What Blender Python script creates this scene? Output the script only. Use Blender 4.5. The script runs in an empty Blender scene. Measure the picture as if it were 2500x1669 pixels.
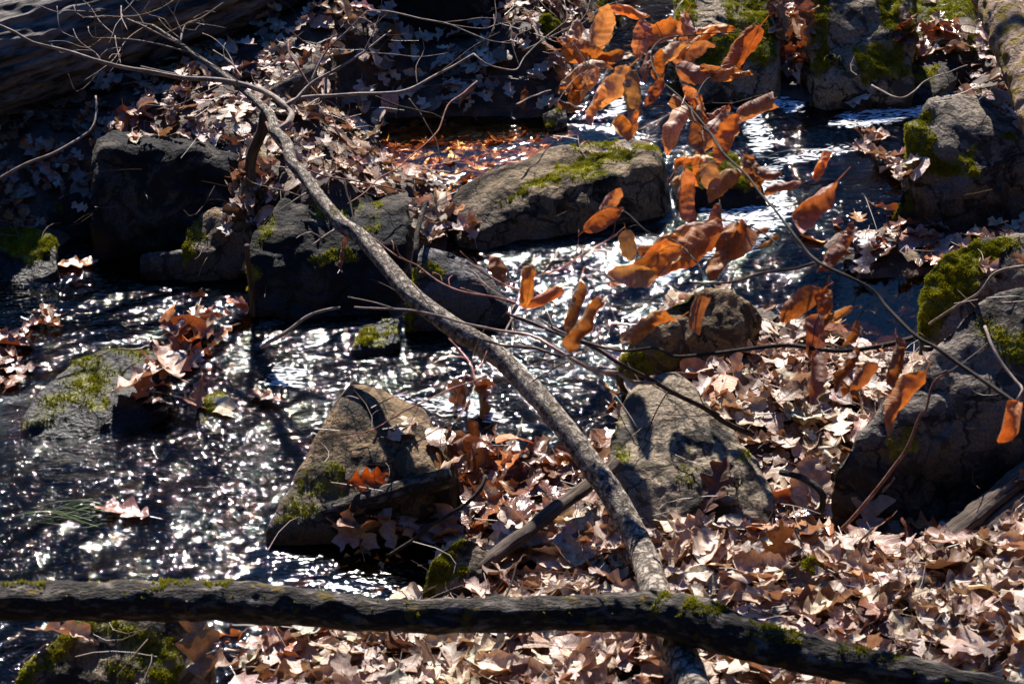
import bpy, bmesh, math, random
import numpy as np
from mathutils import Vector
from mathutils.bvhtree import BVHTree
random.seed(7); rng = np.random.default_rng(11)
S = bpy.context.scene; COL = S.collection
R = math.radians
# ------------------------------------------------------------------ camera, sky, sun, exposure
CAMH, PITCH, LENS = 3.7, R(28.5), 85.0
cd = bpy.data.cameras.new('camera'); cam = bpy.data.objects.new('camera', cd); COL.objects.link(cam)
cam.location = (0, 0, CAMH); cam.rotation_euler = (R(90) - PITCH, 0, 0)
cd.lens = LENS; cd.sensor_width = 36; cd.clip_start = .1; cd.clip_end = 500
cd.dof.use_dof = True; cd.dof.focus_distance = 7.6; cd.dof.aperture_fstop = 7.0
S.camera = cam
SUN_EL, SUN_AZ = R(41.5), R(-5)          # azimuth from +Y towards +X
w = bpy.data.worlds.new('World'); S.world = w; w.use_nodes = True
sky = w.node_tree.nodes.new('ShaderNodeTexSky'); sky.sky_type = 'NISHITA'; sky.sun_disc = False
sky.sun_elevation = SUN_EL; sky.sun_rotation = SUN_AZ; sky.ozone_density = 5; sky.dust_density = .3
bg = w.node_tree.nodes['Background']; bg.inputs[1].default_value = 0.075
tn = w.node_tree.nodes.new('ShaderNodeMix'); tn.data_type = 'RGBA'; tn.blend_type = 'MULTIPLY'; tn.inputs[0].default_value = 1; tn.inputs[7].default_value = (.27, .72, 1.28, 1)
w.node_tree.links.new(sky.outputs[0], tn.inputs[6]); w.node_tree.links.new(tn.outputs[2], bg.inputs[0])
sd = bpy.data.lights.new('sun', 'SUN'); sd.energy = 5.0; sd.angle = R(.5); sd.color = (1, .93, .86)
sun = bpy.data.objects.new('sun', sd); COL.objects.link(sun)
SDIR = Vector((math.sin(SUN_AZ) * math.cos(SUN_EL), math.cos(SUN_AZ) * math.cos(SUN_EL), math.sin(SUN_EL)))
sun.rotation_euler = SDIR.to_track_quat('Z', 'Y').to_euler(); sun.location = SDIR * 20
S.view_settings.view_transform = 'Standard'; S.view_settings.look = 'None'
S.view_settings.exposure = 1.24; S.view_settings.gamma = 1
S.cycles.transparent_max_bounces = 12
# ------------------------------------------------------------------ photo pixel (2500 wide) <-> point
K = 36 / LENS / 2500
cp, sp = math.cos(PITCH), math.sin(PITCH)
def ray(px, py):
    x = (px - 1250) * K; y = -(py - 834.5) * K
    return np.array([x, cp + y * sp, -sp + y * cp])
def at(px, py, z=0.):
    d = ray(px, py); t = (z - CAMH) / d[2]
    return np.array([d[0] * t, d[1] * t, z])
def atY(px, py, Y):
    d = ray(px, py); t = Y / d[1]
    return np.array([d[0] * t, Y, CAMH + d[2] * t])
def proj(P):
    P = np.asarray(P, float); x = P[..., 0]; y = P[..., 1]; z = P[..., 2] - CAMH
    dep = y * cp - z * sp; u = y * sp + z * cp
    return np.stack([x / dep / K + 1250, 834.5 - u / dep / K], -1)
def inpoly(q, poly):
    x, y = q[..., 0], q[..., 1]; r = np.zeros(x.shape, bool); n = len(poly)
    for i in range(n):
        x0, y0 = poly[i]; x1, y1 = poly[(i + 1) % n]
        if y0 == y1: continue
        r ^= ((y0 > y) != (y1 > y)) & (x < (x1 - x0) * (y - y0) / (y1 - y0) + x0)
    return r
def sm(t): t = np.clip(t, 0, 1); return t * t * (3 - 2 * t)
# ------------------------------------------------------------------ noise
_perm = np.random.default_rng(3).integers(0, 1 << 30, 4096)
def _h(i, j, k):
    return _perm[(_perm[(_perm[i & 4095] + j) & 4095] + k) & 4095]
def noise(P, s=1.0, seed=0):  # gradient noise
    P = np.asarray(P, float) * s + seed * 17.31 + 500
    i = np.floor(P).astype(np.int64); f = P - i; u = f * f * f * (f * (f * 6 - 15) + 10)
    out = 0
    for dx in (0, 1):
        for dy in (0, 1):
            for dz in (0, 1):
                h = _h(i[..., 0] + dx, i[..., 1] + dy, i[..., 2] + dz)
                g = np.stack([(h & 255) / 127.5 - 1, ((h >> 8) & 255) / 127.5 - 1, ((h >> 16) & 255) / 127.5 - 1], -1)
                d = g * (f - np.array([dx, dy, dz]))
                wgt = (u[..., 0] if dx else 1 - u[..., 0]) * (u[..., 1] if dy else 1 - u[..., 1]) * (u[..., 2] if dz else 1 - u[..., 2])
                out = out + wgt * d.sum(-1)
    return out
def fbm(P, s, o=4, seed=0, g=.5):
    a = 1; r = 0
    for k in range(o): r = r + a * noise(P, s, seed + k); a *= g; s *= 2.03
    return r
# ------------------------------------------------------------------ mesh helpers
def mesh(name, V, F, mat=None, smooth=True, uv=None, attrs=None):
    V = np.asarray(V, np.float32); F = np.asarray(F, np.int32); me = bpy.data.meshes.new(name)
    n = F.shape[1]; me.vertices.add(len(V)); me.vertices.foreach_set('co', V.ravel())
    me.loops.add(F.size); me.loops.foreach_set('vertex_index', F.ravel())
    me.polygons.add(len(F)); me.polygons.foreach_set('loop_start', np.arange(0, F.size, n, dtype=np.int32))
    if uv is not None:
        l = me.uv_layers.new(name='UVMap'); l.data.foreach_set('uv', np.asarray(uv, np.float32)[F.ravel()].ravel())
    for k, a in (attrs or {}).items():
        a = np.asarray(a, np.float32)
        if a.ndim == 1: t = me.attributes.new(k, 'FLOAT', 'POINT'); t.data.foreach_set('value', a)
        else: t = me.attributes.new(k, 'FLOAT_VECTOR', 'POINT'); t.data.foreach_set('vector', a.ravel())
    me.update(calc_edges=True); me.validate()
    if smooth: me.polygons.foreach_set('use_smooth', np.ones(len(me.polygons), bool))
    if mat: me.materials.append(mat)
    return me
def link(name, me, parent=None, loc=None):
    o = bpy.data.objects.new(name, me); COL.objects.link(o)
    if loc is not None: o.location = loc
    if parent: o.parent = parent
    return o
def tag(o, label=None, cat=None, group=None, kind=None):
    if label: o['label'] = label
    if cat: o['category'] = cat
    if group: o['group'] = group
    if kind: o['kind'] = kind
    return o
# ------------------------------------------------------------------ materials
def mat(name):
    m = bpy.data.materials.new(name); m.use_nodes = True; nt = m.node_tree
    b = nt.nodes['Principled BSDF']
    def N(t, **kw):
        n = nt.nodes.new('ShaderNode' + t)
        for k, v in kw.items():
            if k.startswith('i_'):
                key = k[2:]; key = int(key) if key.isdigit() else key.replace('_', ' ')
                n.inputs[key].default_value = v
            else: setattr(n, k, v)
        return n
    return m, nt, b, N, nt.links.new
def ramp(N, pts):
    r = N('ValToRGB'); e = r.color_ramp.elements
    while len(e) < len(pts): e.new(.5)
    for x, (p, c) in zip(e, pts):
        x.position = p; x.color = (c, c, c, 1) if isinstance(c, (int, float)) else (*c, 1)
    return r
def mixc(N, L, f, a, b, mode='MIX'):
    m = N('Mix', data_type='RGBA', blend_type=mode)
    for i, v in ((0, f), (6, a), (7, b)):
        if isinstance(v, (int, float)): m.inputs[i].default_value = v
        elif isinstance(v, tuple): m.inputs[i].default_value = (*v, 1)
        else: L(v, m.inputs[i])
    return m.outputs[2]
def tex(N, L, kind, co, scale, **kw):
    t = N(kind, **kw); L(co, t.inputs['Vector']); t.inputs['Scale'].default_value = scale; return t

def rock_mat(name, light, dark, warm, patch=.5, wet_shade_z=.12):
    m, nt, b, N, L = mat(name); g = N('NewGeometry').outputs['Position']
    n4 = tex(N, L, 'TexNoise', g, 11); n4.inputs['Detail'].default_value = 8; n4.inputs['Roughness'].default_value = .6; n4.inputs['Distortion'].default_value = .8
    wv_ = mixc(N, L, .12, g, n4.outputs[1]); vc = N('TexVoronoi', feature='DISTANCE_TO_EDGE'); L(wv_, vc.inputs['Vector']); vc.inputs['Scale'].default_value = 5.5; crk = ramp_out(N, L, vc, .0, .022)
    n1 = tex(N, L, 'TexNoise', g, 3.4); n1.inputs['Detail'].default_value = 9; n1.inputs['Roughness'].default_value = .62; n1.inputs['Distortion'].default_value = .4
    n2 = tex(N, L, 'TexNoise', g, 26); n2.inputs['Detail'].default_value = 6; n2.inputs['Roughness'].default_value = .7
    n3 = tex(N, L, 'TexNoise', g, 130); n3.inputs['Detail'].default_value = 3
    vor = tex(N, L, 'TexVoronoi', g, 60)
    p = ramp(N, [(patch - .03, 0), (patch + .02, 1)]); L(n1.outputs[0], p.inputs[0])
    c = mixc(N, L, ramp_out(N, L, n2, .38, .66), light, warm)
    c = mixc(N, L, ramp_out(N, L, n3, .35, .75), c, tuple(x * .62 for x in warm))
    c = mixc(N, L, ramp_out(N, L, n4, .52, .56), c, tuple(x * .42 for x in warm))
    c = mixc(N, L, p.outputs[0], dark, c)
    c = mixc(N, L, crk, mixc(N, L, 1., c, (.25, .23, .2), 'MULTIPLY'), c)
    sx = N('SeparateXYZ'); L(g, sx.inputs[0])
    wr = N('MapRange'); L(sx.outputs[2], wr.inputs[0]); wr.inputs[1].default_value = wet_shade_z - .1; wr.inputs[2].default_value = wet_shade_z + .08  # darkens low stone for wetness and, in the shade copies, for painted shade
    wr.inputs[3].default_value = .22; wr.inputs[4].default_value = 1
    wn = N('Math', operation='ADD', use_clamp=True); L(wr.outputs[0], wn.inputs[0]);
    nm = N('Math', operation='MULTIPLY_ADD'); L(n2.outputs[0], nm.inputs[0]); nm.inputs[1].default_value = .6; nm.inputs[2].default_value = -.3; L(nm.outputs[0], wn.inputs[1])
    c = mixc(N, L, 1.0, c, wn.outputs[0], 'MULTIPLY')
    ma = N('Attribute', attribute_name='moss')
    mc = mixc(N, L, ramp_out(N, L, n3, .3, .7), (.06, .066, .006), (.26, .25, .014))
    c = mixc(N, L, ma.outputs['Fac'], c, mc)
    L(c, b.inputs['Base Color'])
    rr = N('MapRange'); L(wn.outputs[0], rr.inputs[0]); rr.inputs[3].default_value = .3; rr.inputs[4].default_value = .9; L(rr.outputs[0], b.inputs['Roughness'])
    b.inputs['Specular IOR Level'].default_value = .3
    ad = N('Math', operation='MULTIPLY_ADD'); L(n3.outputs[0], ad.inputs[0]); ad.inputs[1].default_value = .35; L(n2.outputs[0], ad.inputs[2])
    ad2 = N('Math', operation='MULTIPLY_ADD'); L(vor.outputs[0], ad2.inputs[0]); ad2.inputs[1].default_value = .35; L(ad.outputs[0], ad2.inputs[2])
    ad3 = N('Math', operation='MULTIPLY_ADD'); L(crk, ad3.inputs[0]); ad3.inputs[1].default_value = .8; L(ad2.outputs[0], ad3.inputs[2]); ad2 = ad3
    bp = N('Bump'); bp.inputs['Strength'].default_value = .9; bp.inputs['Distance'].default_value = .014; L(ad2.outputs[0], bp.inputs['Height']); L(bp.outputs[0], b.inputs['Normal'])
    return m
def ramp_out(N, L, n, a, b_):
    r = ramp(N, [(a, 0), (b_, 1)]); L(n.outputs[0], r.inputs[0]); return r.outputs[0]
M_GREY = rock_mat('grey stone', (.25, .205, .165), (.018, .017, .016), (.14, .112, .085), .46)
M_TAN = rock_mat('tan stone', (.29, .195, .105), (.025, .02, .014), (.17, .112, .055), .4)
M_TAN_SHADE = rock_mat('tan stone with shade painted low', (.3, .22, .135), (.02, .017, .013), (.17, .12, .065), .4, .14)  # shade of the boulder's front painted in as a blackened lower part
M_GREY_SHADE = rock_mat('grey stone with shade painted low', (.28, .23, .18), (.016, .015, .014), (.15, .12, .09), .46, .33)  # shaded front put into the colour, stone blackened to mid height
M_DARK = rock_mat('dark stone', (.1, .085, .065), (.008, .008, .009), (.05, .042, .032), .53)
M_PALE = rock_mat('lichen stone', (.38, .3, .21), (.035, .03, .023), (.2, .155, .1), .44, -.2)
M_SLATE = rock_mat('slate', (.2, .19, .19), (.05, .05, .055), (.11, .105, .11), .4)

def moss_mat():
    m, nt, b, N, L = mat('moss'); g = N('NewGeometry').outputs['Position']
    n = tex(N, L, 'TexNoise', g, 14); n.inputs['Detail'].default_value = 4
    n2 = tex(N, L, 'TexNoise', g, 140)
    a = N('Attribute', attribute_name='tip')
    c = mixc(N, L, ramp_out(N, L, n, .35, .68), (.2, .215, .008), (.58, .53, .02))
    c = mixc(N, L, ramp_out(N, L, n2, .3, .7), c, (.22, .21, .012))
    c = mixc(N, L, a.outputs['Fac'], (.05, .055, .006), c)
    L(c, b.inputs['Base Color']); b.inputs['Roughness'].default_value = .8; b.inputs['Specular IOR Level'].default_value = .2
    tr = N('BsdfTranslucent'); L(c, tr.inputs[0]); mx = N('MixShader', i_0=.3); L(b.outputs[0], mx.inputs[1]); L(tr.outputs[0], mx.inputs[2])
    L(mx.outputs[0], nt.nodes['Material Output'].inputs[0]); return m
M_MOSS = moss_mat()
_m, _nt, _b, _N, _L = mat('twig litter'); _b.inputs['Base Color'].default_value = (.12, .075, .05, 1); M_TLIT = _m
_m, _nt, _b, _N, _L = mat('stream grass'); _b.inputs['Base Color'].default_value = (.06, .1, .012, 1); _b.inputs['Roughness'].default_value = .4; M_GRASS = _m

def leaf_mat(name, trans=.22, rough=.5, tcol=(1., .42, .12), spec=.35):
    m, nt, b, N, L = mat(name); a = N('Attribute', attribute_name='tint'); uv = N('UVMap')
    tc = N('NewGeometry').outputs['Position']
    n = tex(N, L, 'TexNoise', tc, 38); n.inputs['Detail'].default_value = 5; n.inputs['Roughness'].default_value = .65
    n2 = tex(N, L, 'TexNoise', tc, 170); n2.inputs['Detail'].default_value = 2
    s = N('SeparateXYZ'); L(uv.outputs[0], s.inputs[0])
    ab = N('Math', operation='ABSOLUTE'); L(s.outputs[1], ab.inputs[0])
    ma = N('Math', operation='MULTIPLY_ADD'); L(ab.outputs[0], ma.inputs[0]); ma.inputs[1].default_value = -.35; L(s.outputs[0], ma.inputs[2])
    mu = N('Math', operation='MULTIPLY'); L(ma.outputs[0], mu.inputs[0]); mu.inputs[1].default_value = 56.
    sn = N('Math', operation='SINE'); L(mu.outputs[0], sn.inputs[0])
    vr = N('MapRange'); L(sn.outputs[0], vr.inputs[0]); vr.inputs[1].default_value = .82; vr.inputs[2].default_value = 1.
    mr = N('MapRange'); L(ab.outputs[0], mr.inputs[0]); mr.inputs[1].default_value = .05; mr.inputs[2].default_value = .02
    vx = N('Math', operation='MAXIMUM'); L(vr.outputs[0], vx.inputs[0]); L(mr.outputs[0], vx.inputs[1])
    c = mixc(N, L, ramp_out(N, L, n, .4, .72), a.outputs['Color'], mixc(N, L, 1., a.outputs['Color'], (.6, .46, .36), 'MULTIPLY'))
    sp_ = ramp(N, [(.66, 0), (.7, .8)]); L(n2.outputs[0], sp_.inputs[0])
    c = mixc(N, L, sp_.outputs[0], c, mixc(N, L, 1., c, (.3, .22, .16), 'MULTIPLY'))
    vf = N('Math', operation='MULTIPLY'); L(vx.outputs[0], vf.inputs[0]); vf.inputs[1].default_value = .3
    c = mixc(N, L, vf.outputs[0], c, mixc(N, L, 1., c, (.62, .5, .4), 'MULTIPLY'))
    L(c, b.inputs['Base Color']); b.inputs['Roughness'].default_value = rough; b.inputs['Specular IOR Level'].default_value = spec
    bp = N('Bump'); bp.inputs['Strength'].default_value = .55; bp.inputs['Distance'].default_value = .004
    hh = N('Math', operation='MULTIPLY_ADD'); L(vx.outputs[0], hh.inputs[0]); hh.inputs[1].default_value = .4; L(n.outputs[0], hh.inputs[2])
    L(hh.outputs[0], bp.inputs['Height']); L(bp.outputs[0], b.inputs['Normal'])
    tr = N('BsdfTranslucent'); L(mixc(N, L, 1., c, tcol, 'MULTIPLY'), tr.inputs[0])
    g = N('Gamma'); g.inputs[1].default_value = .75
    mx = N('MixShader', i_0=trans); L(b.outputs[0], mx.inputs[1]); L(tr.outputs[0], mx.inputs[2])
    L(mx.outputs[0], nt.nodes['Material Output'].inputs[0]); return m
M_LEAF = leaf_mat('dry leaf', .16, .5, (1., .6, .38))
M_WETLEAF = leaf_mat('wet leaf', .15, .22, (1, .4, .12), .7)
M_BEECH = leaf_mat('hanging leaf', .4, .5, (1., .52, .17), .35)

def bark_mat(name, c0, c1, c2, sx=(1, 1, 1), sc=18, thr=.5, rough=.85, mossc=None, mthr=.6, dist=.01, ms=7, crack=0):
    m, nt, b, N, L = mat(name); uv = N('UVMap')
    mp = N('Mapping'); L(uv.outputs[0], mp.inputs[0]); mp.inputs['Scale'].default_value = sx
    n = tex(N, L, 'TexNoise', mp.outputs[0], sc); n.inputs['Detail'].default_value = 7; n.inputs['Roughness'].default_value = .65
    n2 = tex(N, L, 'TexNoise', mp.outputs[0], sc * 4); n2.inputs['Detail'].default_value = 4
    g = N('NewGeometry').outputs['Position']
    n3 = tex(N, L, 'TexNoise', g, ms); n3.inputs['Detail'].default_value = 6
    c = mixc(N, L, ramp_out(N, L, n, thr - .07, thr + .08), c0, c1)
    c = mixc(N, L, ramp_out(N, L, n2, .5, .68), c, c2)
    if mossc: c = mixc(N, L, ramp_out(N, L, n3, mthr, mthr + .06), c, mossc)
    ad = N('Math', operation='MULTIPLY_ADD'); L(n2.outputs[0], ad.inputs[0]); ad.inputs[1].default_value = .4; L(n.outputs[0], ad.inputs[2])
    if crack:
        mp2 = N('Mapping'); L(uv.outputs[0], mp2.inputs[0]); mp2.inputs['Scale'].default_value = (.45, 1, 1); wn_ = mixc(N, L, .035, mp2.outputs[0], n.outputs[1])
        vo = N('TexVoronoi', feature='DISTANCE_TO_EDGE'); L(wn_, vo.inputs['Vector']); vo.inputs['Scale'].default_value = crack
        cr = ramp_out(N, L, vo, .02, .16); c = mixc(N, L, cr, mixc(N, L, 1., c, (.3, .27, .25), 'MULTIPLY'), c)
        a2 = N('Math', operation='MULTIPLY_ADD'); L(cr, a2.inputs[0]); a2.inputs[1].default_value = .5; L(ad.outputs[0], a2.inputs[2]); ad = a2
    L(c, b.inputs['Base Color']); b.inputs['Roughness'].default_value = rough; b.inputs['Specular IOR Level'].default_value = .25
    bp = N('Bump'); bp.inputs['Strength'].default_value = .8; bp.inputs['Distance'].default_value = dist; L(ad.outputs[0], bp.inputs['Height']); L(bp.outputs[0], b.inputs['Normal'])
    return m
# uv: u = metres along, v = metres round
M_BIRCH = bark_mat('pale bark', (.06, .048, .036), (.5, .43, .35), (.22, .175, .135), (1., .9, 1), 48, .46, mossc=(.12, .1, .03), mthr=.62, ms=14, crack=75)
M_LOG = bark_mat('rotting bark', (.02, .017, .014), (.27, .23, .19), (.05, .04, .032), (.55, 1.3, 1), 26, .585, mossc=(.1, .07, .012), mthr=.6, dist=.02, ms=24)
M_WOOD = bark_mat('weathered wood', (.05, .036, .026), (.17, .125, .095), (.07, .05, .036), (.12, 2.2, 1), 60, .5, dist=.006)
M_RIDGE = bark_mat('ridged bark', (.035, .03, .027), (.24, .21, .185), (.1, .085, .07), (.3, 1.6, 1), 16, .5)
M_MLOG = bark_mat('mossy bark', (.1, .07, .045), (.36, .25, .17), (.2, .14, .09), (1, 1, 1), 26, .5, mossc=(.2, .14, .015), mthr=.52, ms=26, dist=.02)
M_TWIG = bark_mat('twig bark', (.16, .125, .1), (.36, .29, .25), (.22, .16, .13), (.5, 1, 1), 60, .5, dist=.002)
M_RTWIG = bark_mat('red twig', (.13, .05, .035), (.3, .16, .12), (.2, .09, .07), (.5, 1, 1), 60, .5, dist=.002)
M_DTWIG = bark_mat('dark twig', (.02, .015, .012), (.05, .037, .03), (.03, .023, .018), (.5, 1, 1), 60, .5, dist=.002)

def soil_mat():
    m, nt, b, N, L = mat('forest soil'); g = N('NewGeometry').outputs['Position']
    n = tex(N, L, 'TexNoise', g, 18); n.inputs['Detail'].default_value = 8
    v = tex(N, L, 'TexVoronoi', g, 22)
    c = mixc(N, L, ramp_out(N, L, n, .35, .65), (.018, .012, .008), (.07, .042, .026))
    c = mixc(N, L, ramp_out(N, L, v, .1, .5), mixc(N, L, 1., c, (1.9, 1.7, 1.5), 'MULTIPLY'), c)
    L(c, b.inputs['Base Color']); b.inputs['Roughness'].default_value = .8
    bp = N('Bump'); bp.inputs['Strength'].default_value = 1; bp.inputs['Distance'].default_value = .03; L(n.outputs[0], bp.inputs['Height']); L(bp.outputs[0], b.inputs['Normal'])
    return m
M_SOIL = soil_mat()
def water_mat():
    m, nt, b, N, L = mat('stream water'); nt.nodes.remove(b); g = N('NewGeometry').outputs['Position']
    mp = N('Mapping'); L(g, mp.inputs[0]); mp.inputs['Rotation'].default_value = (0, 0, R(-24)); mp.inputs['Scale'].default_value = (.36, 1, 1)
    n = tex(N, L, 'TexNoise', mp.outputs[0], 64); n.inputs['Detail'].default_value = 1.5; n.inputs['Distortion'].default_value = 1.2; n.inputs['Roughness'].default_value = .6
    n2 = tex(N, L, 'TexNoise', mp.outputs[0], 105); n2.inputs['Detail'].default_value = 2; n2.inputs['Distortion'].default_value = .6
    a = N('Attribute', attribute_name='rough')
    ad = N('Math', operation='MULTIPLY_ADD'); L(n2.outputs[0], ad.inputs[0]); ad.inputs[1].default_value = .15; L(n.outputs[0], ad.inputs[2])
    sc = N('Math', operation='MULTIPLY'); L(ad.outputs[0], sc.inputs[0]); L(a.outputs['Fac'], sc.inputs[1])
    bp = N('Bump'); bp.inputs['Strength'].default_value = 1; bp.inputs['Distance'].default_value = .026; L(sc.outputs[0], bp.inputs['Height'])
    dt = N('VectorMath', operation='DOT_PRODUCT'); L(N('NewGeometry').outputs['Incoming'], dt.inputs[0]); L(bp.outputs[0], dt.inputs[1])
    ab = N('Math', operation='ABSOLUTE'); L(dt.outputs['Value'], ab.inputs[0]); om = N('Math', operation='SUBTRACT', use_clamp=True); om.inputs[0].default_value = 1; L(ab.outputs[0], om.inputs[1])
    pw = N('Math', operation='POWER'); L(om.outputs[0], pw.inputs[0]); pw.inputs[1].default_value = 5; fr = N('Math', operation='MULTIPLY_ADD'); L(pw.outputs[0], fr.inputs[0]); fr.inputs[1].default_value = .98; fr.inputs[2].default_value = .02
    gl = N('BsdfGlossy'); gl.inputs['Roughness'].default_value = .025; L(bp.outputs[0], gl.inputs['Normal'])
    tr = N('BsdfTransparent'); cl = N('Attribute', attribute_name='clear'); L(mixc(N, L, cl.outputs['Fac'], (.06, .06, .055), (.58, .42, .27)), tr.inputs[0])
    mx = N('MixShader'); L(fr.outputs[0], mx.inputs[0]); L(tr.outputs[0], mx.inputs[1]); L(gl.outputs[0], mx.inputs[2])
    fo = N('Attribute', attribute_name='foam'); n5 = tex(N, L, 'TexNoise', mp.outputs[0], 55); n5.inputs['Detail'].default_value = 4; n5.inputs['Distortion'].default_value = 1.5
    th = N('Math', operation='MULTIPLY_ADD'); L(fo.outputs['Fac'], th.inputs[0]); th.inputs[1].default_value = .31; L(n5.outputs[0], th.inputs[2])
    df = N('BsdfDiffuse'); df.inputs[0].default_value = (.75, .78, .8, 1); L(bp.outputs[0], df.inputs['Normal'])
    m2 = N('MixShader'); L(ramp_out(N, L, th, .78, .9), m2.inputs[0]); L(mx.outputs[0], m2.inputs[1]); L(df.outputs[0], m2.inputs[2]); mx = m2
    L(mx.outputs[0], nt.nodes['Material Output'].inputs[0]); return m
M_WATER = water_mat()
# ------------------------------------------------------------------ the water surface and the ground
def zw(x, y): return .24 * sm((y + .6 * x - 6.2) / 3.0)
def atw(px, py):
    z = 0
    for _ in range(4): p = at(px, py, z); z = float(zw(p[0], p[1]))
    return at(px, py, z)
WPOLY = [(-500, 620), (120, 620), (200, 570), (330, 560), (560, 640), (640, 720), (930, 760), (1010, 830), (1010, 700), (1100, 620), (1110, 520), (1100, 450), (980, 410), (930, 350), (960, 300), (1130, 290), (1300, 290), (1400, 280), (1440, 240), (1430, 160), (1510, 60), (1560, -90), (1690, -90),
 (1660, 60), (1650, 160), (1700, 240), (1900, 240), (2100, 280), (2250, 230), (2330, 185), (2370, 190), (2330, 260), (2240, 340), (2230, 440), (2200, 520), (2130, 560), (2040, 560), (2000, 600), (2050, 650),
 (2090, 690), (2260, 680), (2300, 840), (2210, 880), (2080, 850), (1960, 790), (1880, 750), (1700, 700), (1600, 750), (1520, 880), (1520, 1000), (1480, 1090), (1300, 1120), (1150, 1100), (1110, 1200),
 (780, 1310), (900, 1350), (1060, 1330), (1040, 1440), (900, 1490), (720, 1500), (600, 1560), (540, 1740), (-500, 2000)]
WP = np.array([atw(*p)[:2] for p in WPOLY])
BC = [(300,330,.3),(500,300,.33),(650,250,.35),(620,400,.27),(860,290,.27),(950,470,.17),(1040,560,.12),(980,640,.1),(780,440,.32),(450,200,.36),(700,130,.4),(300,200,.34),(100,330,.27),(100,450,.18),
 (220,530,.06),(60,600,.1),(150,150,.36),(-250,350,.28),(-250,100,.42),(800,50,.45),(1100,235,.24),(1250,275,.21),(1300,150,.36),(1350,30,.5),(1450,-80,.55),(1280,230,.28),(860,400,.24),(400,500,.12),
 (550,1680,.02),(900,1600,.07),(1300,1600,.13),(1700,1600,.17),(2200,1600,.2),(2450,1450,.2),(1900,1400,.11),(1600,1330,.1),(1200,1400,.05),(1300,1250,.05),(1200,1150,.06),(1100,1250,.04),
 (2000,1290,.03),(2300,1300,.05),(2600,1200,.2),(1750,900,.1),(1900,1000,.12),(2000,1100,.1),(1950,1200,.05),(1850,820,.1),(2150,600,.185),(2280,640,.2),(2400,700,.22),(2450,300,.28),
 (2350,130,.3),(2200,60,.33),(1930,60,.32),(1950,190,.28),(1760,150,.3),(2100,20,.36),(2480,520,.17),(2600,300,.33),(2700,900,.35),(2700,1600,.3),(1500,1800,.15),(1900,-150,.5),(600,-200,.65)]
BP = np.array([at(*c) for c in BC])
def polydist(X, Y):
    q = np.stack([X, Y], -1); ins = inpoly(q, WP); d = np.full(X.shape, 1e9)
    for i in range(len(WP)):
        a = WP[i]; b = WP[(i + 1) % len(WP)]; ab = b - a
        t = np.clip(((X - a[0]) * ab[0] + (Y - a[1]) * ab[1]) / (ab @ ab), 0, 1)
        d = np.minimum(d, np.hypot(X - a[0] - t * ab[0], Y - a[1] - t * ab[1]))
    return np.where(ins, -d, d)
def zterr(X, Y, detail=True):
    W = 0; Z = 0
    for p in BP:
        k = 1 / ((X - p[0]) ** 2 + (Y - p[1]) ** 2 + .004) ** 1.7; W = W + k; Z = Z + k * p[2]
    zb = Z / W; z0 = zw(X, Y); s = polydist(X, Y)
    z = np.where(s < 0, z0 - .012 - .10 * sm(-s / .22), z0 - .012 + .022 * sm(s / .03) + np.maximum(zb - z0, .012) * sm(s / .28))
    far = np.maximum(np.hypot(np.maximum(np.abs(X) - 3, 0), np.maximum(Y - 11.2, 0)), 0)
    z = z + .68 * far * sm((Y - 11) / 3) * (1 - .45 * sm((far - 8) / 20)) + .3 * np.maximum(np.abs(X) - 3, 0) * sm(far / 2)
    if detail:
        P = np.stack([X, Y, X * 0], -1); z = z + .022 * fbm(P, 3.2, 4, 5) * sm(np.abs(s) / .1) + .25 * noise(P, .25, 9) * sm(far / 4)
    return z
def axis(lo, a, b, hi, st):
    return np.concatenate([np.linspace(lo, a, 26)[:-1], np.arange(a, b, st), np.linspace(b, hi, 30)])
gx = axis(-45, -3.2, 3.2, 45, .022); gy = axis(-6, 3.8, 12, 70, .022)
X, Y = np.meshgrid(gx, gy); Z = zterr(X, Y)
def gridfaces(ny, nx):
    i = np.arange(ny * nx).reshape(ny, nx); return np.stack([i[:-1, :-1], i[:-1, 1:], i[1:, 1:], i[1:, :-1]], -1).reshape(-1, 4)
_q = proj(np.stack([X, Y, zw(X, Y)], -1)); _in = inpoly(_q, [(930,290),(1420,300),(1300,370),(1180,440),(950,430)]) & (polydist(X, Y) < .02) & (Y < 11)
Z = np.where(_in, np.minimum(Z, zw(X, Y) - .065), Z)
TV = np.stack([X, Y, Z], -1).reshape(-1, 3)
tag(link('ground', mesh('ground', TV, gridfaces(*X.shape), M_SOIL)), kind='structure')
# water
wx = np.arange(-3.4, 3.4, .011); wy = np.arange(3.9, 11.4, .011)
X, Y = np.meshgrid(wx, wy); s = polydist(X, Y)
RAP = [[(1080,940),(1200,930),(1450,960),(1500,1060),(1300,1110),(1080,1060),(900,940)], [(1900,250),(2110,300),(2230,290),(2200,400),(2000,380),(1850,330)], [(1380,300),(1420,200),(1560,0),(1660,0),(1660,230),(1500,300)],
       [(0,950),(700,900),(650,1250),(0,1250)], [(1750,400),(2150,420),(1950,640),(1700,660)], [(640,760),(1000,850),(1050,1000),(700,1000)]]
CALM = [[(920,280),(1420,300),(1600,340),(1180,440),(940,430)], [(600,1320),(1060,1330),(1060,1480),(500,1520)], [(2050,660),(2300,680),(2300,880),(2050,860)], [(130,540),(600,560),(640,740),(330,680)]]
q = proj(np.stack([X, Y, zw(X, Y)], -1)); rough = .195 - .085 * sm((Y - 5.2) / 2.8)
for p in RAP: rough[inpoly(q, p)] *= 1.15
for p in CALM: rough[inpoly(q, p)] = .04 if p is CALM[1] else .012
for _ in range(14):
    rough[1:-1, 1:-1] = (rough[:-2, 1:-1] + rough[2:, 1:-1] + rough[1:-1, :-2] + rough[1:-1, 2:] + rough[1:-1, 1:-1]) / 5
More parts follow.
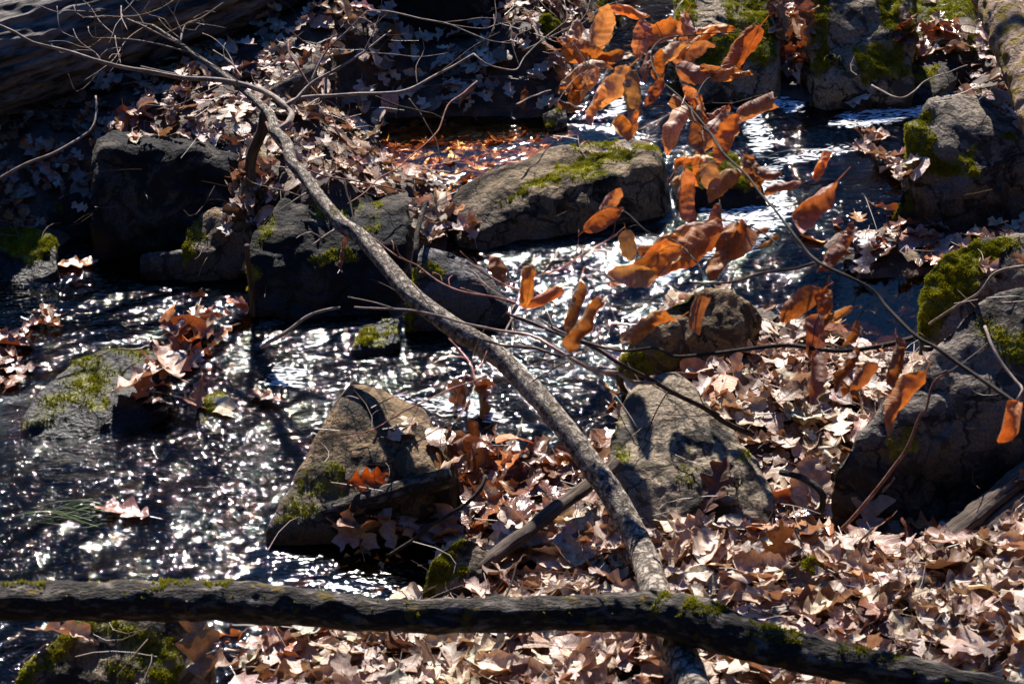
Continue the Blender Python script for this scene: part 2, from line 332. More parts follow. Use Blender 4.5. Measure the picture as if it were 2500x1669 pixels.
foam = np.zeros(X.shape)
for p in [[(2060,270),(2250,240),(2330,200),(2350,230),(2230,300),(2080,320),(2010,310)], [(1880,380),(2050,350),(2110,370),(1900,410)], [(1700,420),(1900,400),(1950,520),(1850,620),(1650,640),(1600,680),(1500,700),(1700,560)], [(1790,250),(1860,270),(1900,360),(1840,400)], [(930,950),(1000,960),(1160,970),(1280,1020),(1200,1040),(1030,1000)], [(1500,230),(1540,240),(1530,290),(1460,300)], [(1640,20),(1690,30),(1660,110),(1600,100)], [(1880,220),(1980,250),(1960,290),(1860,260)], [(650,880),(760,900),(740,950),(650,950)]]: foam[inpoly(q, p)] = 1.15
for _ in range(8): foam[1:-1, 1:-1] = (foam[:-2, 1:-1] + foam[2:, 1:-1] + foam[1:-1, :-2] + foam[1:-1, 2:] + foam[1:-1, 1:-1]) / 5
clear = inpoly(q, [(920,270),(1340,290),(1420,330),(1180,450),(920,430)]) * 1.; clear = np.maximum(clear, .35 * inpoly(q, CALM[2]) + .3 * inpoly(q, CALM[1]))
for _ in range(10): clear[1:-1, 1:-1] = (clear[:-2, 1:-1] + clear[2:, 1:-1] + clear[1:-1, :-2] + clear[1:-1, 2:] + clear[1:-1, 1:-1]) / 5
ca, sa = math.cos(R(-24)), math.sin(R(-24)); U = X * ca - Y * sa; Vv = X * sa + Y * ca
wv = np.stack([U * 5 + .6 * noise(np.stack([U, Vv, U * 0], -1), 3, 2), Vv * 11 + .8 * noise(np.stack([U, Vv, U * 0], -1), 4, 4), U * 0], -1)
Zw = zw(X, Y) + rough * 5. * (.010 * noise(wv, 1, 1) + .006 * noise(wv, 2.1, 2) + .0035 * noise(wv, 4.3, 3)) + .02 * noise(np.stack([U, Vv, U * 0], -1), 1.6, 8) * np.clip(sum(inpoly(q, p_) for p_ in RAP[:3]), 0, 1)
keep = s < .12
idx = -np.ones(X.shape, np.int64); idx[keep] = np.arange(keep.sum()); F = gridfaces(*X.shape); F = idx.ravel()[F]; F = F[(F >= 0).all(1)]
tag(link('stream_water', mesh('stream_water', np.stack([X, Y, Zw], -1)[keep], F, M_WATER, attrs={'rough': rough[keep], 'clear': clear[keep], 'foam': foam[keep]})), kind='structure')
# ------------------------------------------------------------------ rocks
_ico = {}
def ico(l):
    if l not in _ico:
        bm = bmesh.new(); bmesh.ops.create_icosphere(bm, subdivisions=l, radius=1)
        V = np.array([v.co[:] for v in bm.verts]); F = np.array([[v.index for v in f.verts] for f in bm.faces]); bm.free()
        _ico[l] = (V / np.linalg.norm(V, axis=1)[:, None], F)
    return _ico[l]
BV, BF, nbv = [TV], [], len(TV)
_i = np.arange(len(gy) * len(gx)).reshape(len(gy), len(gx))
_q = gridfaces(len(gy), len(gx)); BF = [np.concatenate([_q[:, [0, 1, 2]], _q[:, [0, 2, 3]]])]; BID = [np.zeros(len(BF[0]), int)]
ROCKS = []
def rock(name, label, m, py0, pts, zb=None, lvl=5, sharp=16, amp=1., moss=(), md=1., group=None, seed=None, strata=0., ht=.3):
    sharp = sharp * 1.9; amp = amp * .75
    """pts: (px, py, metres behind the front foot of the rock); the foot is pixel row py0 at the ground."""
    global nbv
    seed = len(ROCKS) + 3 if seed is None else seed
    cx = sum(p[0] for p in pts) / len(pts)
    f = at(cx, py0, 0.0); zz = float(zterr(np.array([f[0]]), np.array([f[1]]), False)[0]) if zb is None else zb
    for _ in range(4): f = at(cx, py0, zz); zz = float(zterr(np.array([f[0]]), np.array([f[1]]), False)[0]) if zb is None else zb
    Y0 = f[1]
    lo_, hi_ = .35, 2.6                       # depth scale so that the rock stands ht metres high
    for _ in range(24):
        k = (lo_ + hi_) / 2; top = max(atY(p[0], p[1], Y0 + p[2] * k)[2] for p in pts)
        lo_, hi_ = (lo_, k) if top < zz + ht else (k, hi_)
    P = [atY(p[0], p[1], Y0 + p[2] * k) for p in pts]
    lo = zz - .12
    P += [np.array([p[0], p[1], lo]) for p in P]
    bm = bmesh.new()
    for p in P: bm.verts.new(p)
    bmesh.ops.convex_hull(bm, input=bm.verts); bm.normal_update()
    c = np.mean(P, axis=0)
    ext = np.ptp(np.array(P), axis=0); size = float(np.mean(ext))
    pl = []
    for fa in bm.faces:
        n = np.array(fa.normal[:]); h = n @ (np.array(fa.verts[0].co[:]) - c)
        if h < 0: n, h = -n, -h
        if fa.calc_area() > 1e-6: pl.append(n / max(h * 1.04, 1e-3))
    bm.free(); pl = np.unique(np.round(np.array(pl), 4), axis=0)
    def shape(lv):
        D, F = ico(lv); d = np.maximum(D @ pl.T, 0)
        r = (d ** sharp).sum(1) ** (-1 / sharp); V = D * r[:, None] + c
        nn = (d ** sharp)[:, :, None] * pl[None]; nn = nn.sum(1); nn /= np.linalg.norm(nn, axis=1)[:, None] + 1e-9
        dsp = size * .07 * fbm(V, 1.6 / size, 3, seed) - size * .05 * np.abs(noise(V, 3.1 / size, seed + 7)) * 1.2
        dsp += .018 * fbm(V, 11, 4, seed + 3) - .016 * np.abs(noise(V, 7, seed + 4)) + .004 * noise(V, 55, seed + 5) - .012 * np.maximum(0, .12 - np.abs(noise(V, 5.5, seed + 9))) / .12
        if strata: dsp += strata * (np.abs(((V @ np.array([.25, -.2, 1.]) + .02 * noise(V, 6, 1)) * 16) % 1 - .5) - .25)
        return V + nn * (dsp * amp)[:, None], F, nn
    V, F, nn = shape(lvl)
    # moss weight
    e1 = V[F[:, 1]] - V[F[:, 0]]; e2 = V[F[:, 2]] - V[F[:, 0]]; fn = np.cross(e1, e2); ar = np.linalg.norm(fn, axis=1) / 2; fn /= 2 * ar[:, None] + 1e-12
    out = (fn * (V[F[:, 0]] - c)).sum(1).mean()
    if out < 0: fn = -fn
    mw = np.zeros(len(V))
    q = proj(V) + 38 * np.stack([fbm(V, 7, 3, seed + 31), fbm(V, 7, 3, seed + 32)], -1)
    for poly in moss: mw[inpoly(q, poly)] = 1
    view = np.array([0, 0, CAMH]) - V; facing = (nn * view).sum(1) > -.15 * np.linalg.norm(view, axis=1)
    mw *= facing
    nz = fbm(V, 9, 3, seed + 20); keepm = mw * sm((nz + (.5 if md > 1 else .3)) / .5) * (.4 + .6 * sm((fbm(V, 40, 2, seed + 40) + .35) / .5))
    o = link(name, mesh(name, V - c, F, m, attrs={'moss': np.clip(keepm, 0, 1)}), loc=c); tag(o, label, 'rock' if name == 'rock' else name, group)
    fw = keepm[F].mean(1) * ar
    if fw.sum() > 1e-4:
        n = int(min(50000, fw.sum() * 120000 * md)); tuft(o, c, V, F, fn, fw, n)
    v4, f4, _ = shape(4); BV.append(v4); BF.append(f4 + nbv); BID.append(np.full(len(f4), len(ROCKS) + 1)); nbv += len(v4)
    ROCKS.append(o); return o
def tuft(parent, c, V, F, fn, wgt, n, hgt=.0075, name='moss'):
    fi = rng.choice(len(F), n, p=wgt / wgt.sum()); a, b = rng.random((2, n)); k = a + b > 1; a[k] = 1 - a[k]; b[k] = 1 - b[k]
    P = V[F[fi, 0]] + a[:, None] * (V[F[fi, 1]] - V[F[fi, 0]]) + b[:, None] * (V[F[fi, 2]] - V[F[fi, 0]])
    N_ = fn[fi] * .8 + np.array([0, 0, .5]); N_ /= np.linalg.norm(N_, axis=1)[:, None]
    cl = .5 + 1.1 * sm((fbm(P, 30, 2, 77) + .5)); VV = []; FF = []; TT = []
    for j in range(3):
        dr = N_ + rng.normal(0, .55, (n, 3)); dr /= np.linalg.norm(dr, axis=1)[:, None]
        sd_ = np.cross(dr, rng.normal(0, 1, (n, 3))); sd_ /= np.linalg.norm(sd_, axis=1)[:, None] + 1e-9
        L_ = (hgt * cl * rng.uniform(.6, 1.3, n))[:, None]; W_ = L_ * .22; base = P - N_ * .002
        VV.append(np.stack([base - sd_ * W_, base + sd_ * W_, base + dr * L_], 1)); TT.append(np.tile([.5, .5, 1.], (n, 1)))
    VV = np.concatenate(VV).reshape(-1, 3) - c; TT = np.concatenate(TT).ravel()
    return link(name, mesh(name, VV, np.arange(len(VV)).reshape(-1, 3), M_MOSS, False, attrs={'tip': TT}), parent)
#ROCKS_BEGIN
rock('boulder', 'huge dark boulder with grey lichen at the top, left of the falling water', M_DARK, 262,
 [(700,-90,.3),(1205,-110,.3),(1220,-20,.18),(1272,130,.1),(1262,215,.05),(1150,255,0),(900,235,.02),(765,130,.12),(725,60,.2),(900,-150,.9),(1200,-160,.8)], lvl=6, sharp=22, ht=0.42)
rock('boulder', 'long rounded tan boulder with moss along its back beside amber pool', M_TAN_SHADE, 672,
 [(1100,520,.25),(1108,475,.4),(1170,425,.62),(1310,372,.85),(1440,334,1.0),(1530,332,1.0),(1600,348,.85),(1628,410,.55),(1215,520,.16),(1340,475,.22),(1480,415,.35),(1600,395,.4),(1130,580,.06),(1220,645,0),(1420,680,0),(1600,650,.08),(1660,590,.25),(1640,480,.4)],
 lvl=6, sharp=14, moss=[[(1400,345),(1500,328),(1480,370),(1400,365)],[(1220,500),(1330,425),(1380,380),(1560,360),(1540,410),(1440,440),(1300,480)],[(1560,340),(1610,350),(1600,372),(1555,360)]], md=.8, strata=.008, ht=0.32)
rock('boulder', 'dark mossy rock behind the hanging leaves, right of the long tan boulder', M_DARK, 600,
 [(1640,410,.4),(1700,368,.55),(1795,366,.55),(1845,405,.4),(1868,450,.2),(1885,530,.05),(1870,590,0),(1700,600,0),(1640,560,.1),(1650,470,.2)],
 moss=[[(1690,400),(1720,365),(1840,370),(1860,460),(1700,460)],[(1790,360),(1850,400),(1850,440),(1780,400)]], ht=0.25)
rock('boulder', 'grey angular boulder with thick yellow moss on its left flank, right of the upper cascade', M_GREY_SHADE, 590,
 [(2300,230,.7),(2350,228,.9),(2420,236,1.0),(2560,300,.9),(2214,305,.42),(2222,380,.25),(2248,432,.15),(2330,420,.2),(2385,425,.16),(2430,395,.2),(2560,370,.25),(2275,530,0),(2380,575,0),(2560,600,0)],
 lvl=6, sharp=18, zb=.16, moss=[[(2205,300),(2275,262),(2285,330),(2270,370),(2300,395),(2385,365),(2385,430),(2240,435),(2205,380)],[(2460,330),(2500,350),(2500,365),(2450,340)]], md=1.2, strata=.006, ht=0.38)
rock('rock', 'small dark rock capped with moss at the foot of the grey angular boulder', M_DARK, 556,
 [(2178,525,.1),(2200,472,.22),(2234,440,.28),(2285,485,.18),(2290,505,.1),(2180,560,0),(2290,560,0),(2240,565,0)], moss=[[(2170,540),(2230,430),(2295,480),(2285,500),(2220,505),(2190,550)]], ht=0.14)
rock('boulder', 'boulder under a thick rounded blanket of green moss at the right edge', M_GREY, 850,
 [(2250,680,.4),(2256,655,.45),(2290,614,.6),(2376,582,.8),(2560,562,.9),(2246,750,.15),(2262,820,.02),(2300,850,0),(2420,760,.2),(2560,700,.35),(2560,850,0)], lvl=6, sharp=8,
 moss=[[(2235,840),(2240,640),(2290,600),(2376,575),(2470,570),(2500,590),(2430,610),(2440,650),(2380,690),(2330,760),(2290,850)]], md=1.5, ht=0.3)
rock('boulder', 'large grey boulder with a black shaded front at the lower right edge', M_GREY_SHADE, 1300,
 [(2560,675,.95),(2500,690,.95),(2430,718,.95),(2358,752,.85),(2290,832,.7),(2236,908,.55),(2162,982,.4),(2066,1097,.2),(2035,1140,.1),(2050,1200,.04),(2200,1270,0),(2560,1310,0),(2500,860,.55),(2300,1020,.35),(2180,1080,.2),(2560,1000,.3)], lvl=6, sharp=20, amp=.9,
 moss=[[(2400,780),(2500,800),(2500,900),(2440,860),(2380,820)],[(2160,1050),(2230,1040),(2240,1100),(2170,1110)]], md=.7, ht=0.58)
rock('boulder', 'split grey and tan boulder with mossy cracks, right of the diagonal trunk', M_PALE, 1300,
 [(1585,910,.62),(1660,905,.62),(1705,985,.5),(1812,1062,.4),(1868,1145,.25),(1893,1200,.12),(1495,1040,.35),(1488,1105,.22),(1512,1165,.12),(1640,1215,.06),(1760,1235,.05),(1850,1165,.15),(1780,1300,0),(1900,1290,.02),(1560,1260,0)], lvl=6, sharp=22, amp=.9, strata=.01,
 moss=[[(1500,1050),(1540,1040),(1530,1130),(1500,1130)],[(1620,1130),(1680,1090),(1700,1190),(1640,1180)],[(1740,1130),(1830,1110),(1810,1200),(1740,1220)]], md=.7, ht=0.2)
rock('boulder', 'humped tan boulder with moss on its lower left, above the split grey boulder', M_TAN, 915,
 [(1512,880,.08),(1560,792,.25),(1640,737,.4),(1724,697,.5),(1770,708,.45),(1858,746,.42),(1868,772,.35),(1760,800,.12),(1790,865,.05),(1620,915,0),(1520,910,0),(1700,900,.0)], lvl=6, sharp=16,
 moss=[[(1510,870),(1600,850),(1660,870),(1700,910),(1520,925)],[(1640,740),(1700,705),(1690,740),(1600,800)]], md=.9, ht=0.25)
rock('boulder', 'brown pyramid shaped boulder with moss on its shaded left, standing in the stream', M_TAN, 1325,
 [(883,936,.62),(850,945,.6),(1045,1000,.55),(1078,1064,.45),(1114,1149,.25),(820,990,.45),(787,1064,.32),(694,1202,.14),(652,1280,.03),(720,1262,.06),(900,1215,.08),(1085,1145,.15),(665,1335,0),(900,1290,0),(1095,1215,.1)], lvl=6, sharp=24, amp=.55,
 moss=[[(690,1240),(760,1120),(830,1130),(850,1200),(760,1260),(700,1270)],[(1080,1050),(1100,1050),(1125,1140),(1100,1140)]], md=.45, ht=0.25)
rock('rock', 'low mossy rock with pale bare spots in the left of the stream', M_DARK, 1095,
 [(202,851,.5),(277,840,.58),(350,850,.55),(118,936,.28),(54,1000,.12),(46,1060,.02),(70,1095,0),(250,1075,.02),(400,1000,.15),(420,890,.4),(250,960,.25)], sharp=9, zb=-.02,
 moss=[[(190,855),(280,835),(370,850),(330,920),(260,1000),(120,1040),(60,1060),(110,940)]], md=.5, ht=0.11)
rock('rock', 'wet dark rock half under water, right of the low mossy rock', M_DARK, 1060,
 [(480,980,.1),(520,950,.25),(580,955,.25),(600,1000,.12),(560,1055,0),(490,1040,0)], sharp=8, zb=-.03, moss=[[(480,950),(570,950),(580,1030),(480,1030)]], md=.5, ht=0.06)
rock('boulder', 'flat topped mossy boulder with pale lichen in the bottom left corner, under the long log', M_PALE, 1800,
 [(190,1500,.62),(320,1488,.66),(500,1492,.62),(515,1540,.5),(106,1575,.42),(18,1668,.2),(520,1700,.15),(0,1760,.02),(500,1800,0),(250,1700,.2),(480,1600,.35)], lvl=6, sharp=14, zb=0,
 moss=[[(60,1669),(20,1660),(110,1560),(190,1495),(230,1510),(130,1640)],[(240,1490),(300,1490),(420,1560),(440,1700),(220,1700),(230,1600),(330,1600),(300,1530),(180,1530)]], md=.8, ht=0.22)
rock('boulder', 'black fronted boulder with a grey lichen corner under the upper leaf bank', M_DARK, 600,
 [(236,345,.28),(275,312,.4),(340,318,.42),(420,345,.4),(560,345,.4),(600,370,.35),(225,420,.16),(250,360,.2),(420,385,.22),(560,375,.24),(225,540,.02),(400,600,0),(590,590,.02)], lvl=6, sharp=26, zb=.06, ht=0.3)
rock('rock', 'small tan rock with a mossy left edge where the black pool meets the stream', M_TAN, 712,
 [(450,600,.12),(455,555,.2),(482,524,.28),(532,503,.34),(592,503,.34),(615,545,.2),(450,680,0),(600,712,0),(620,640,.05),(520,580,.14)], sharp=18, moss=[[(443,640),(443,570),(475,540),(482,575),(460,640)]], ht=0.22)
rock('rock', 'low grey block of stone jutting into the water left of the small tan rock', M_GREY, 690,
 [(342,628,.1),(352,618,.16),(450,610,.16),(455,640,.08),(340,668,.02),(400,690,0),(455,685,0),(380,638,.08)], sharp=26, zb=.0, amp=.6, ht=0.1)
rock('boulder', 'broad dark boulder with scattered moss behind the diagonal trunk', M_DARK, 785,
 [(608,605,.22),(650,512,.42),(720,466,.6),(795,456,.65),(935,474,.6),(985,470,.6),(1000,520,.4),(985,600,.2),(640,640,.16),(800,650,.16),(920,645,.16),(620,765,0),(800,790,0),(935,785,0),(990,700,.1)], lvl=6, sharp=18,
 moss=[[(605,620),(650,520),(665,530),(640,650),(610,700)],[(760,470),(930,480),(940,560),(860,570),(780,520)],[(760,620),(860,600),(880,640),(780,650)]], md=.6, ht=0.3)
rock('rock', 'upright dark rock with a blue grey slate top and yellow moss edge beside the trunk', M_SLATE, 850,
 [(1030,603,.5),(1110,615,.52),(1192,655,.45),(1155,682,.25),(1080,688,.2),(1028,645,.3),(1005,707,.12),(988,800,.02),(1000,860,0),(1190,830,0),(1250,770,.1)], sharp=30, amp=.6,
 moss=[[(985,850),(1000,700),(1018,640),(1034,660),(1024,710),(1010,860)],[(1025,655),(1075,670),(1080,690),(1030,672)]], md=1.1, ht=0.28)
rock('rock', 'thin tilted slab of tan stone poking out of the leaves at the top left', M_PALE, 262,
 [(770,153,.3),(742,164,.28),(662,214,.1),(632,232,.04),(650,255,0),(700,245,.02),(762,200,.14),(772,170,.22)], sharp=30, amp=.4, ht=0.13)
rock('rock', 'shaded rock with pale lichen blotches below the ridged trunk', M_DARK, 300,
 [(235,170,.3),(270,135,.42),(350,125,.5),(390,160,.4),(400,230,.15),(380,290,0),(230,290,0),(215,230,.1)], sharp=14, moss=[[(225,165),(255,160),(255,200),(225,200)]], ht=0.16)
rock('rock', 'small pointed rock with a green moss cap at the left, in deep shade', M_DARK, 405,
 [(82,362,.05),(118,318,.16),(150,335,.14),(172,370,.06),(85,405,0),(165,405,0)], sharp=22, moss=[[(80,365),(115,312),(170,345),(160,362),(115,335)]], ht=0.12)
rock('rock', 'dark sharp ridged rock with leaves along its crest, left of the black fronted boulder', M_DARK, 590,
 [(120,510,.14),(150,482,.2),(188,464,.28),(220,500,.2),(238,545,.08),(110,580,0),(240,595,0),(180,600,0)], sharp=26, moss=[[(125,500),(150,500),(145,520),(125,520)]], ht=0.2)
rock('rock', 'dark rock with bright green moss hump at the left edge', M_DARK, 720,
 [(-60,560,.4),(60,553,.4),(125,562,.32),(143,598,.18),(138,680,.02),(60,715,0),(-60,720,0),(30,540,.45)], sharp=10, moss=[[(0,530),(30,535),(70,550),(130,558),(145,600),(100,630),(60,640),(0,600)]], md=1.3, ht=0.2)
rock('rock', 'round stone covered in bright moss among leaves right of the huge dark boulder', M_DARK, 98,
 [(1290,65,.06),(1300,35,.2),(1340,28,.24),(1368,45,.16),(1372,75,.05),(1300,98,0),(1365,95,0)], sharp=6, moss=[[(1280,20),(1380,20),(1375,90),(1290,90)]], md=1.6, ht=0.1)
rock('rock', 'mossy stone at the top edge beside the falling water', M_DARK, 45,
 [(1440,15,.06),(1455,-15,.2),(1505,-20,.24),(1515,20,.08),(1450,48,0),(1500,48,0)], sharp=6, moss=[[(1430,-30),(1520,-30),(1520,40),(1440,40)]], md=1.3, ht=0.12)
rock('boulder', 'broad mossy boulder with a pale streak at the top, behind the hanging leaves', M_PALE, 240,
 [(1655,-80,.7),(1900,-80,.7),(1912,60,.25),(1892,140,.1),(1800,165,.08),(1690,150,.08),(1660,60,.25),(1700,240,0),(1900,235,0)], lvl=6, sharp=12, zb=.24,
 moss=[[(1780,-40),(1900,-40),(1905,150),(1690,160),(1670,80),(1760,90),(1790,40)],[(1660,-20),(1700,0),(1690,60),(1660,60)]], md=1.1, ht=0.3)
rock('rock', 'small flat topped mossy stone below the broad mossy boulder', M_DARK, 262,
 [(1722,170,.14),(1745,156,.2),(1790,158,.2),(1800,178,.12),(1725,250,0),(1795,250,0)], sharp=18, zb=.2, moss=[[(1720,175),(1740,152),(1800,155),(1800,180)]], ht=0.12)
rock('boulder', 'tall boulder with a sunlit moss green left face at the top right', M_PALE, 262,
 [(1978,-100,.6),(2010,-110,.7),(2140,-100,.7),(2240,-60,.6),(1968,60,.3),(1985,195,.06),(2010,160,.12),(2010,90,.22),(2130,85,.25),(2230,120,.2),(2220,240,0),(2000,262,0)], lvl=6, sharp=18, zb=.24,
 moss=[[(1960,-50),(2010,-50),(2012,100),(2020,150),(1990,200),(1965,150)],[(2140,-40),(2250,-40),(2250,80),(2140,75)],[(2080,120),(2180,110),(2230,160),(2120,200)]], md=1.3, ht=0.42)
rock('rock', 'peaked dark rock outlined with moss in front of the tall moss faced boulder', M_DARK, 282,
 [(2043,121,.22),(2000,150,.16),(1982,208,.06),(2075,175,.14),(2104,248,.04),(1990,275,0),(2105,275,0)], sharp=30, zb=.2, amp=.6, moss=[[(1975,215),(2000,140),(2045,115),(2075,160),(2110,245),(2090,240),(2060,165),(2030,150),(2000,180)]], md=1.3, ht=0.24)
rock('boulder', 'wet sloping rock slab with moss tufts above the upper cascade', M_DARK, 262,
 [(2090,80,.7),(2240,-80,1.1),(2380,-80,1.1),(2400,60,.8),(2370,170,.35),(2300,220,.1),(2130,262,0),(2100,200,.2),(2230,260,0)], lvl=6, sharp=12, zb=.24, amp=.8,
 moss=[[(2120,40),(2260,-40),(2380,-40),(2390,120),(2240,130),(2140,100)],[(2150,160),(2290,170),(2260,200),(2160,200)]], md=.7, ht=0.2)
rock('rock', 'small speckled rock with a collar of yellow green moss beside the splintered stick', M_PALE, 1468,
 [(1132,1308,.34),(1170,1315,.34),(1204,1340,.28),(1190,1390,.12),(1050,1368,.18),(1026,1450,.02),(1060,1468,0),(1180,1440,.02),(1090,1330,.28)], sharp=14,
 moss=[[(1025,1460),(1030,1400),(1048,1365),(1110,1312),(1135,1303),(1140,1320),(1100,1350),(1090,1400),(1130,1380),(1130,1410),(1070,1440)],[(1160,1308),(1210,1335),(1200,1345)]], md=2.2, ht=0.13)
rock('rock', 'half buried stone with dark green moss among leaves at the lower right', M_PALE, 1420,
 [(1926,1410,.02),(1950,1360,.16),(2023,1334,.24),(2088,1352,.2),(2080,1400,.05),(2000,1425,0)], sharp=8, moss=[[(1920,1410),(1950,1355),(2020,1330),(2010,1380),(2030,1405),(1960,1420)]], md=1.3, ht=0.09)
rock('rock', 'small wedge of mossy stone where the falling water enters the amber pool', M_GREY, 325,
 [(1323,275,.12),(1377,264,.2),(1385,290,.08),(1342,318,0),(1370,315,.02)], sharp=18, zb=.17, moss=[[(1325,272),(1378,262),(1360,300),(1340,310)]], md=.8, ht=0.06)
rock('rock', 'small wet mossy stone in the dark water left of the slate topped rock', M_DARK, 872,
 [(855,832,.06),(880,800,.16),(930,770,.26),(975,775,.24),(975,830,.05),(870,870,0),(960,870,0)], sharp=9, zb=.0, moss=[[(850,840),(900,780),(980,765),(970,820),(880,850)]], md=.7, ht=0.07)
rock('rock', 'dark stone under the red leaf drift left of the moss blanketed boulder', M_DARK, 715,
 [(2090,670,.12),(2120,630,.25),(2200,625,.28),(2240,660,.2),(2230,715,0),(2100,715,0)], sharp=12, ht=0.13)
rock('rock', 'small stone with pale green moss in front of the red leaf drift', M_DARK, 765,
 [(1985,720,.08),(2010,680,.2),(2060,672,.24),(2090,705,.14),(2085,760,0),(1995,760,0)], sharp=8, moss=[[(1980,740),(2000,670),(2090,680),(2090,740)]], md=1.1, ht=0.1)
#ROCKS_END
BVH = BVHTree.FromPolygons(np.concatenate(BV).tolist(), np.concatenate(BF).tolist()); BID = np.concatenate(BID)
def drop(x, y):
    h = BVH.ray_cast(Vector((x, y, 3)), Vector((0, 0, -1)), 20)
    return (h[0], h[1], BID[h[2]]) if h[0] else (None, None, 0)
def ground_px(px, py):
    d = Vector(ray(px, py)); h = BVH.ray_cast(Vector((0, 0, CAMH)), d.normalized(), 60); return np.array(h[0])
# ------------------------------------------------------------------ leaves
def leaf_tmpl(kind, r, ns=17, nc=3, curl=None):
    t = np.linspace(0, 1, ns); nl = r.choice([3, 3, 4]); ph = r.uniform(0, .4)
    side = []
    for s_ in (-1, 1):
        if kind == 'oak':
            k = (t * nl + ph + .25 * (s_ > 0)) % 1; lob = 1 - np.abs(k - .62) / .62; lob = np.clip(lob, 0, 1) ** 1.2
            env = np.sin(np.pi * np.clip(t, 0, 1) ** .85) ** .55; wd = .34 * env * (.22 + .78 * lob) * (1 - .3 * (t > .85)); fw = .07 * lob
        elif kind == 'round':
            env = np.sin(np.pi * t ** .8) ** .6; wd = .36 * env * (1 + .05 * np.sin(t * 40)); fw = 0 * t
        else:
            env = np.sin(np.pi * t ** .82) ** .75; wd = r.uniform(.2, .29) * env * (1 + .05 * np.sin(t * 60) + .09 * np.sin(t * r.uniform(12, 25) + r.uniform(0, 6))); fw = 0 * t
        wd[0] = wd[-1] = .004; side.append((wd, fw))
    cols = np.linspace(-1, 1, 2 * nc + 1); V = np.zeros((ns, len(cols), 3)); UV = np.zeros((ns, len(cols), 2))
    c1 = r.uniform(-.4, 1.9) if curl is None else curl[0]; c2 = r.uniform(-1.3, 1.3) if curl is None else curl[1]; tw = r.normal(0, .35) if curl is None else curl[2]
    wob = r.uniform(.01, .035); p1, p2 = r.uniform(0, 6, 2)
    for j, v in enumerate(cols):
        wd, fw = side[0] if v < 0 else side[1]; y = v * wd; a = c1 * y / .3 + 1e-5
        rad = .3 / (c1 if abs(c1) > .05 else .05)
        yy = rad * np.sin(y / rad); zz = rad * (1 - np.cos(y / rad)); x = t + fw * abs(v)
        zz = zz + wob * abs(v) * np.sin(t * 17 + p1 + v * 2) + .5 * wob * np.sin(t * 9 + p2)
        ta = tw * (t - .5) * 2; y2 = yy * np.cos(ta) - zz * np.sin(ta); z2 = yy * np.sin(ta) + zz * np.cos(ta)
        rb = 1 / (c2 if abs(c2) > .05 else .05); xa = (x - .5) / rb
        V[:, j, 0] = (rb - z2) * np.sin(xa); V[:, j, 2] = rb - (rb - z2) * np.cos(xa); V[:, j, 1] = y2
        UV[:, j, 0] = t; UV[:, j, 1] = y
    amp_ = r.uniform(.02, .05) * (2.5 if kind == 'beech' else 1); sd0 = int(r.integers(999))
    V = V + amp_ * np.stack([.4 * fbm(V, 3.2, 3, sd0), .8 * fbm(V, 3.2, 3, sd0 + 5), 1.5 * fbm(V, 3.6, 3, sd0 + 9)], -1)
    if kind == 'beech': V[:, :, 2] += .011 * np.sin((UV[:, :, 0] - .35 * np.abs(UV[:, :, 1])) * 56) * np.clip(np.abs(UV[:, :, 1]) * 12, 0, 1)
    if kind == 'beech': V[:, :, 2] += r.choice([-1, 1]) * r.uniform(0, 1.6) * np.clip(UV[:, :, 0] - .6, 0, 1) ** 2
    n = len(cols); F = gridfaces(ns, n); V = V.reshape(-1, 3); UV = UV.reshape(-1, 2)
    # petiole
    b0 = V[nc]; dv = V[nc] - V[n + nc]; dv /= np.linalg.norm(dv) + 1e-9; L_ = r.uniform(.12, .3)
    pv = np.array([b0 + (0, -.008, .0), b0 + (0, .008, 0), b0 + dv * L_ + (0, .006, .03), b0 + dv * L_ + (0, -.006, .03)])
    F = np.concatenate([F, [[len(V), len(V) + 1, len(V) + 2, len(V) + 3]]]); V = np.concatenate([V, pv]); UV = np.concatenate([UV, [[0, 0]] * 4])
    return V, F, UV
def tint(r, mode='dry'):
    u = r.random()
    if mode == 'dry':
        base = np.array([.61, .5, .41]) if u < .45 else np.array([.5, .38, .285]) if u < .72 else np.array([.22, .14, .095]) if u < .98 else np.array([.48, .22, .09])
    elif mode == 'wet': base = np.array([.2, .105, .065]) if u < .5 else np.array([.36, .24, .17]) if u < .88 else np.array([.42, .18, .07])
    elif mode == 'sunk': base = np.array([.66, .3, .07]) if u < .6 else np.array([.42, .25, .12])
    else: base = np.array([.6, .36, .18])
    return np.clip(base * r.uniform(.75, 1.25) * (1 + r.normal(0, .05, 3)), .01, .8)
LT = [leaf_tmpl('oak' if i % 6 else 'round', np.random.default_rng(100 + i), 13, 2) for i in range(30)]
def rotm(yaw, pitch, roll):
    cy, sy, cp_, sp_, cr, sr = np.cos(yaw), np.sin(yaw), np.cos(pitch), np.sin(pitch), np.cos(roll), np.sin(roll)
    Rz = np.array([[cy, -sy, 0], [sy, cy, 0], [0, 0, 1]]); Ry = np.array([[cp_, 0, sp_], [0, 1, 0], [-sp_, 0, cp_]]); Rx = np.array([[1, 0, 0], [0, cr, -sr], [0, sr, cr]])
    return Rz @ Ry @ Rx
def basis_from(n):
    n = np.array(n, float); n /= np.linalg.norm(n); a = np.cross([0, 1, 0], n); a /= np.linalg.norm(a) + 1e-9; return np.stack([a, np.cross(n, a), n], 1)
def build_stuff(name, items, material, tmpls=LT):
    VV, FF, UU, TT, off = [], [], [], [], 0
    for (k, M, p, s_, c) in items:
        V, F, UV = tmpls[k]; VV.append(V @ (M * s_).T + p); FF.append(F + off); UU.append(UV); TT.append(np.tile(c, (len(V), 1))); off += len(V)
    return link(name, mesh(name, np.concatenate(VV), np.concatenate(FF), material, uv=np.concatenate(UU), attrs={'tint': np.concatenate(TT)}))
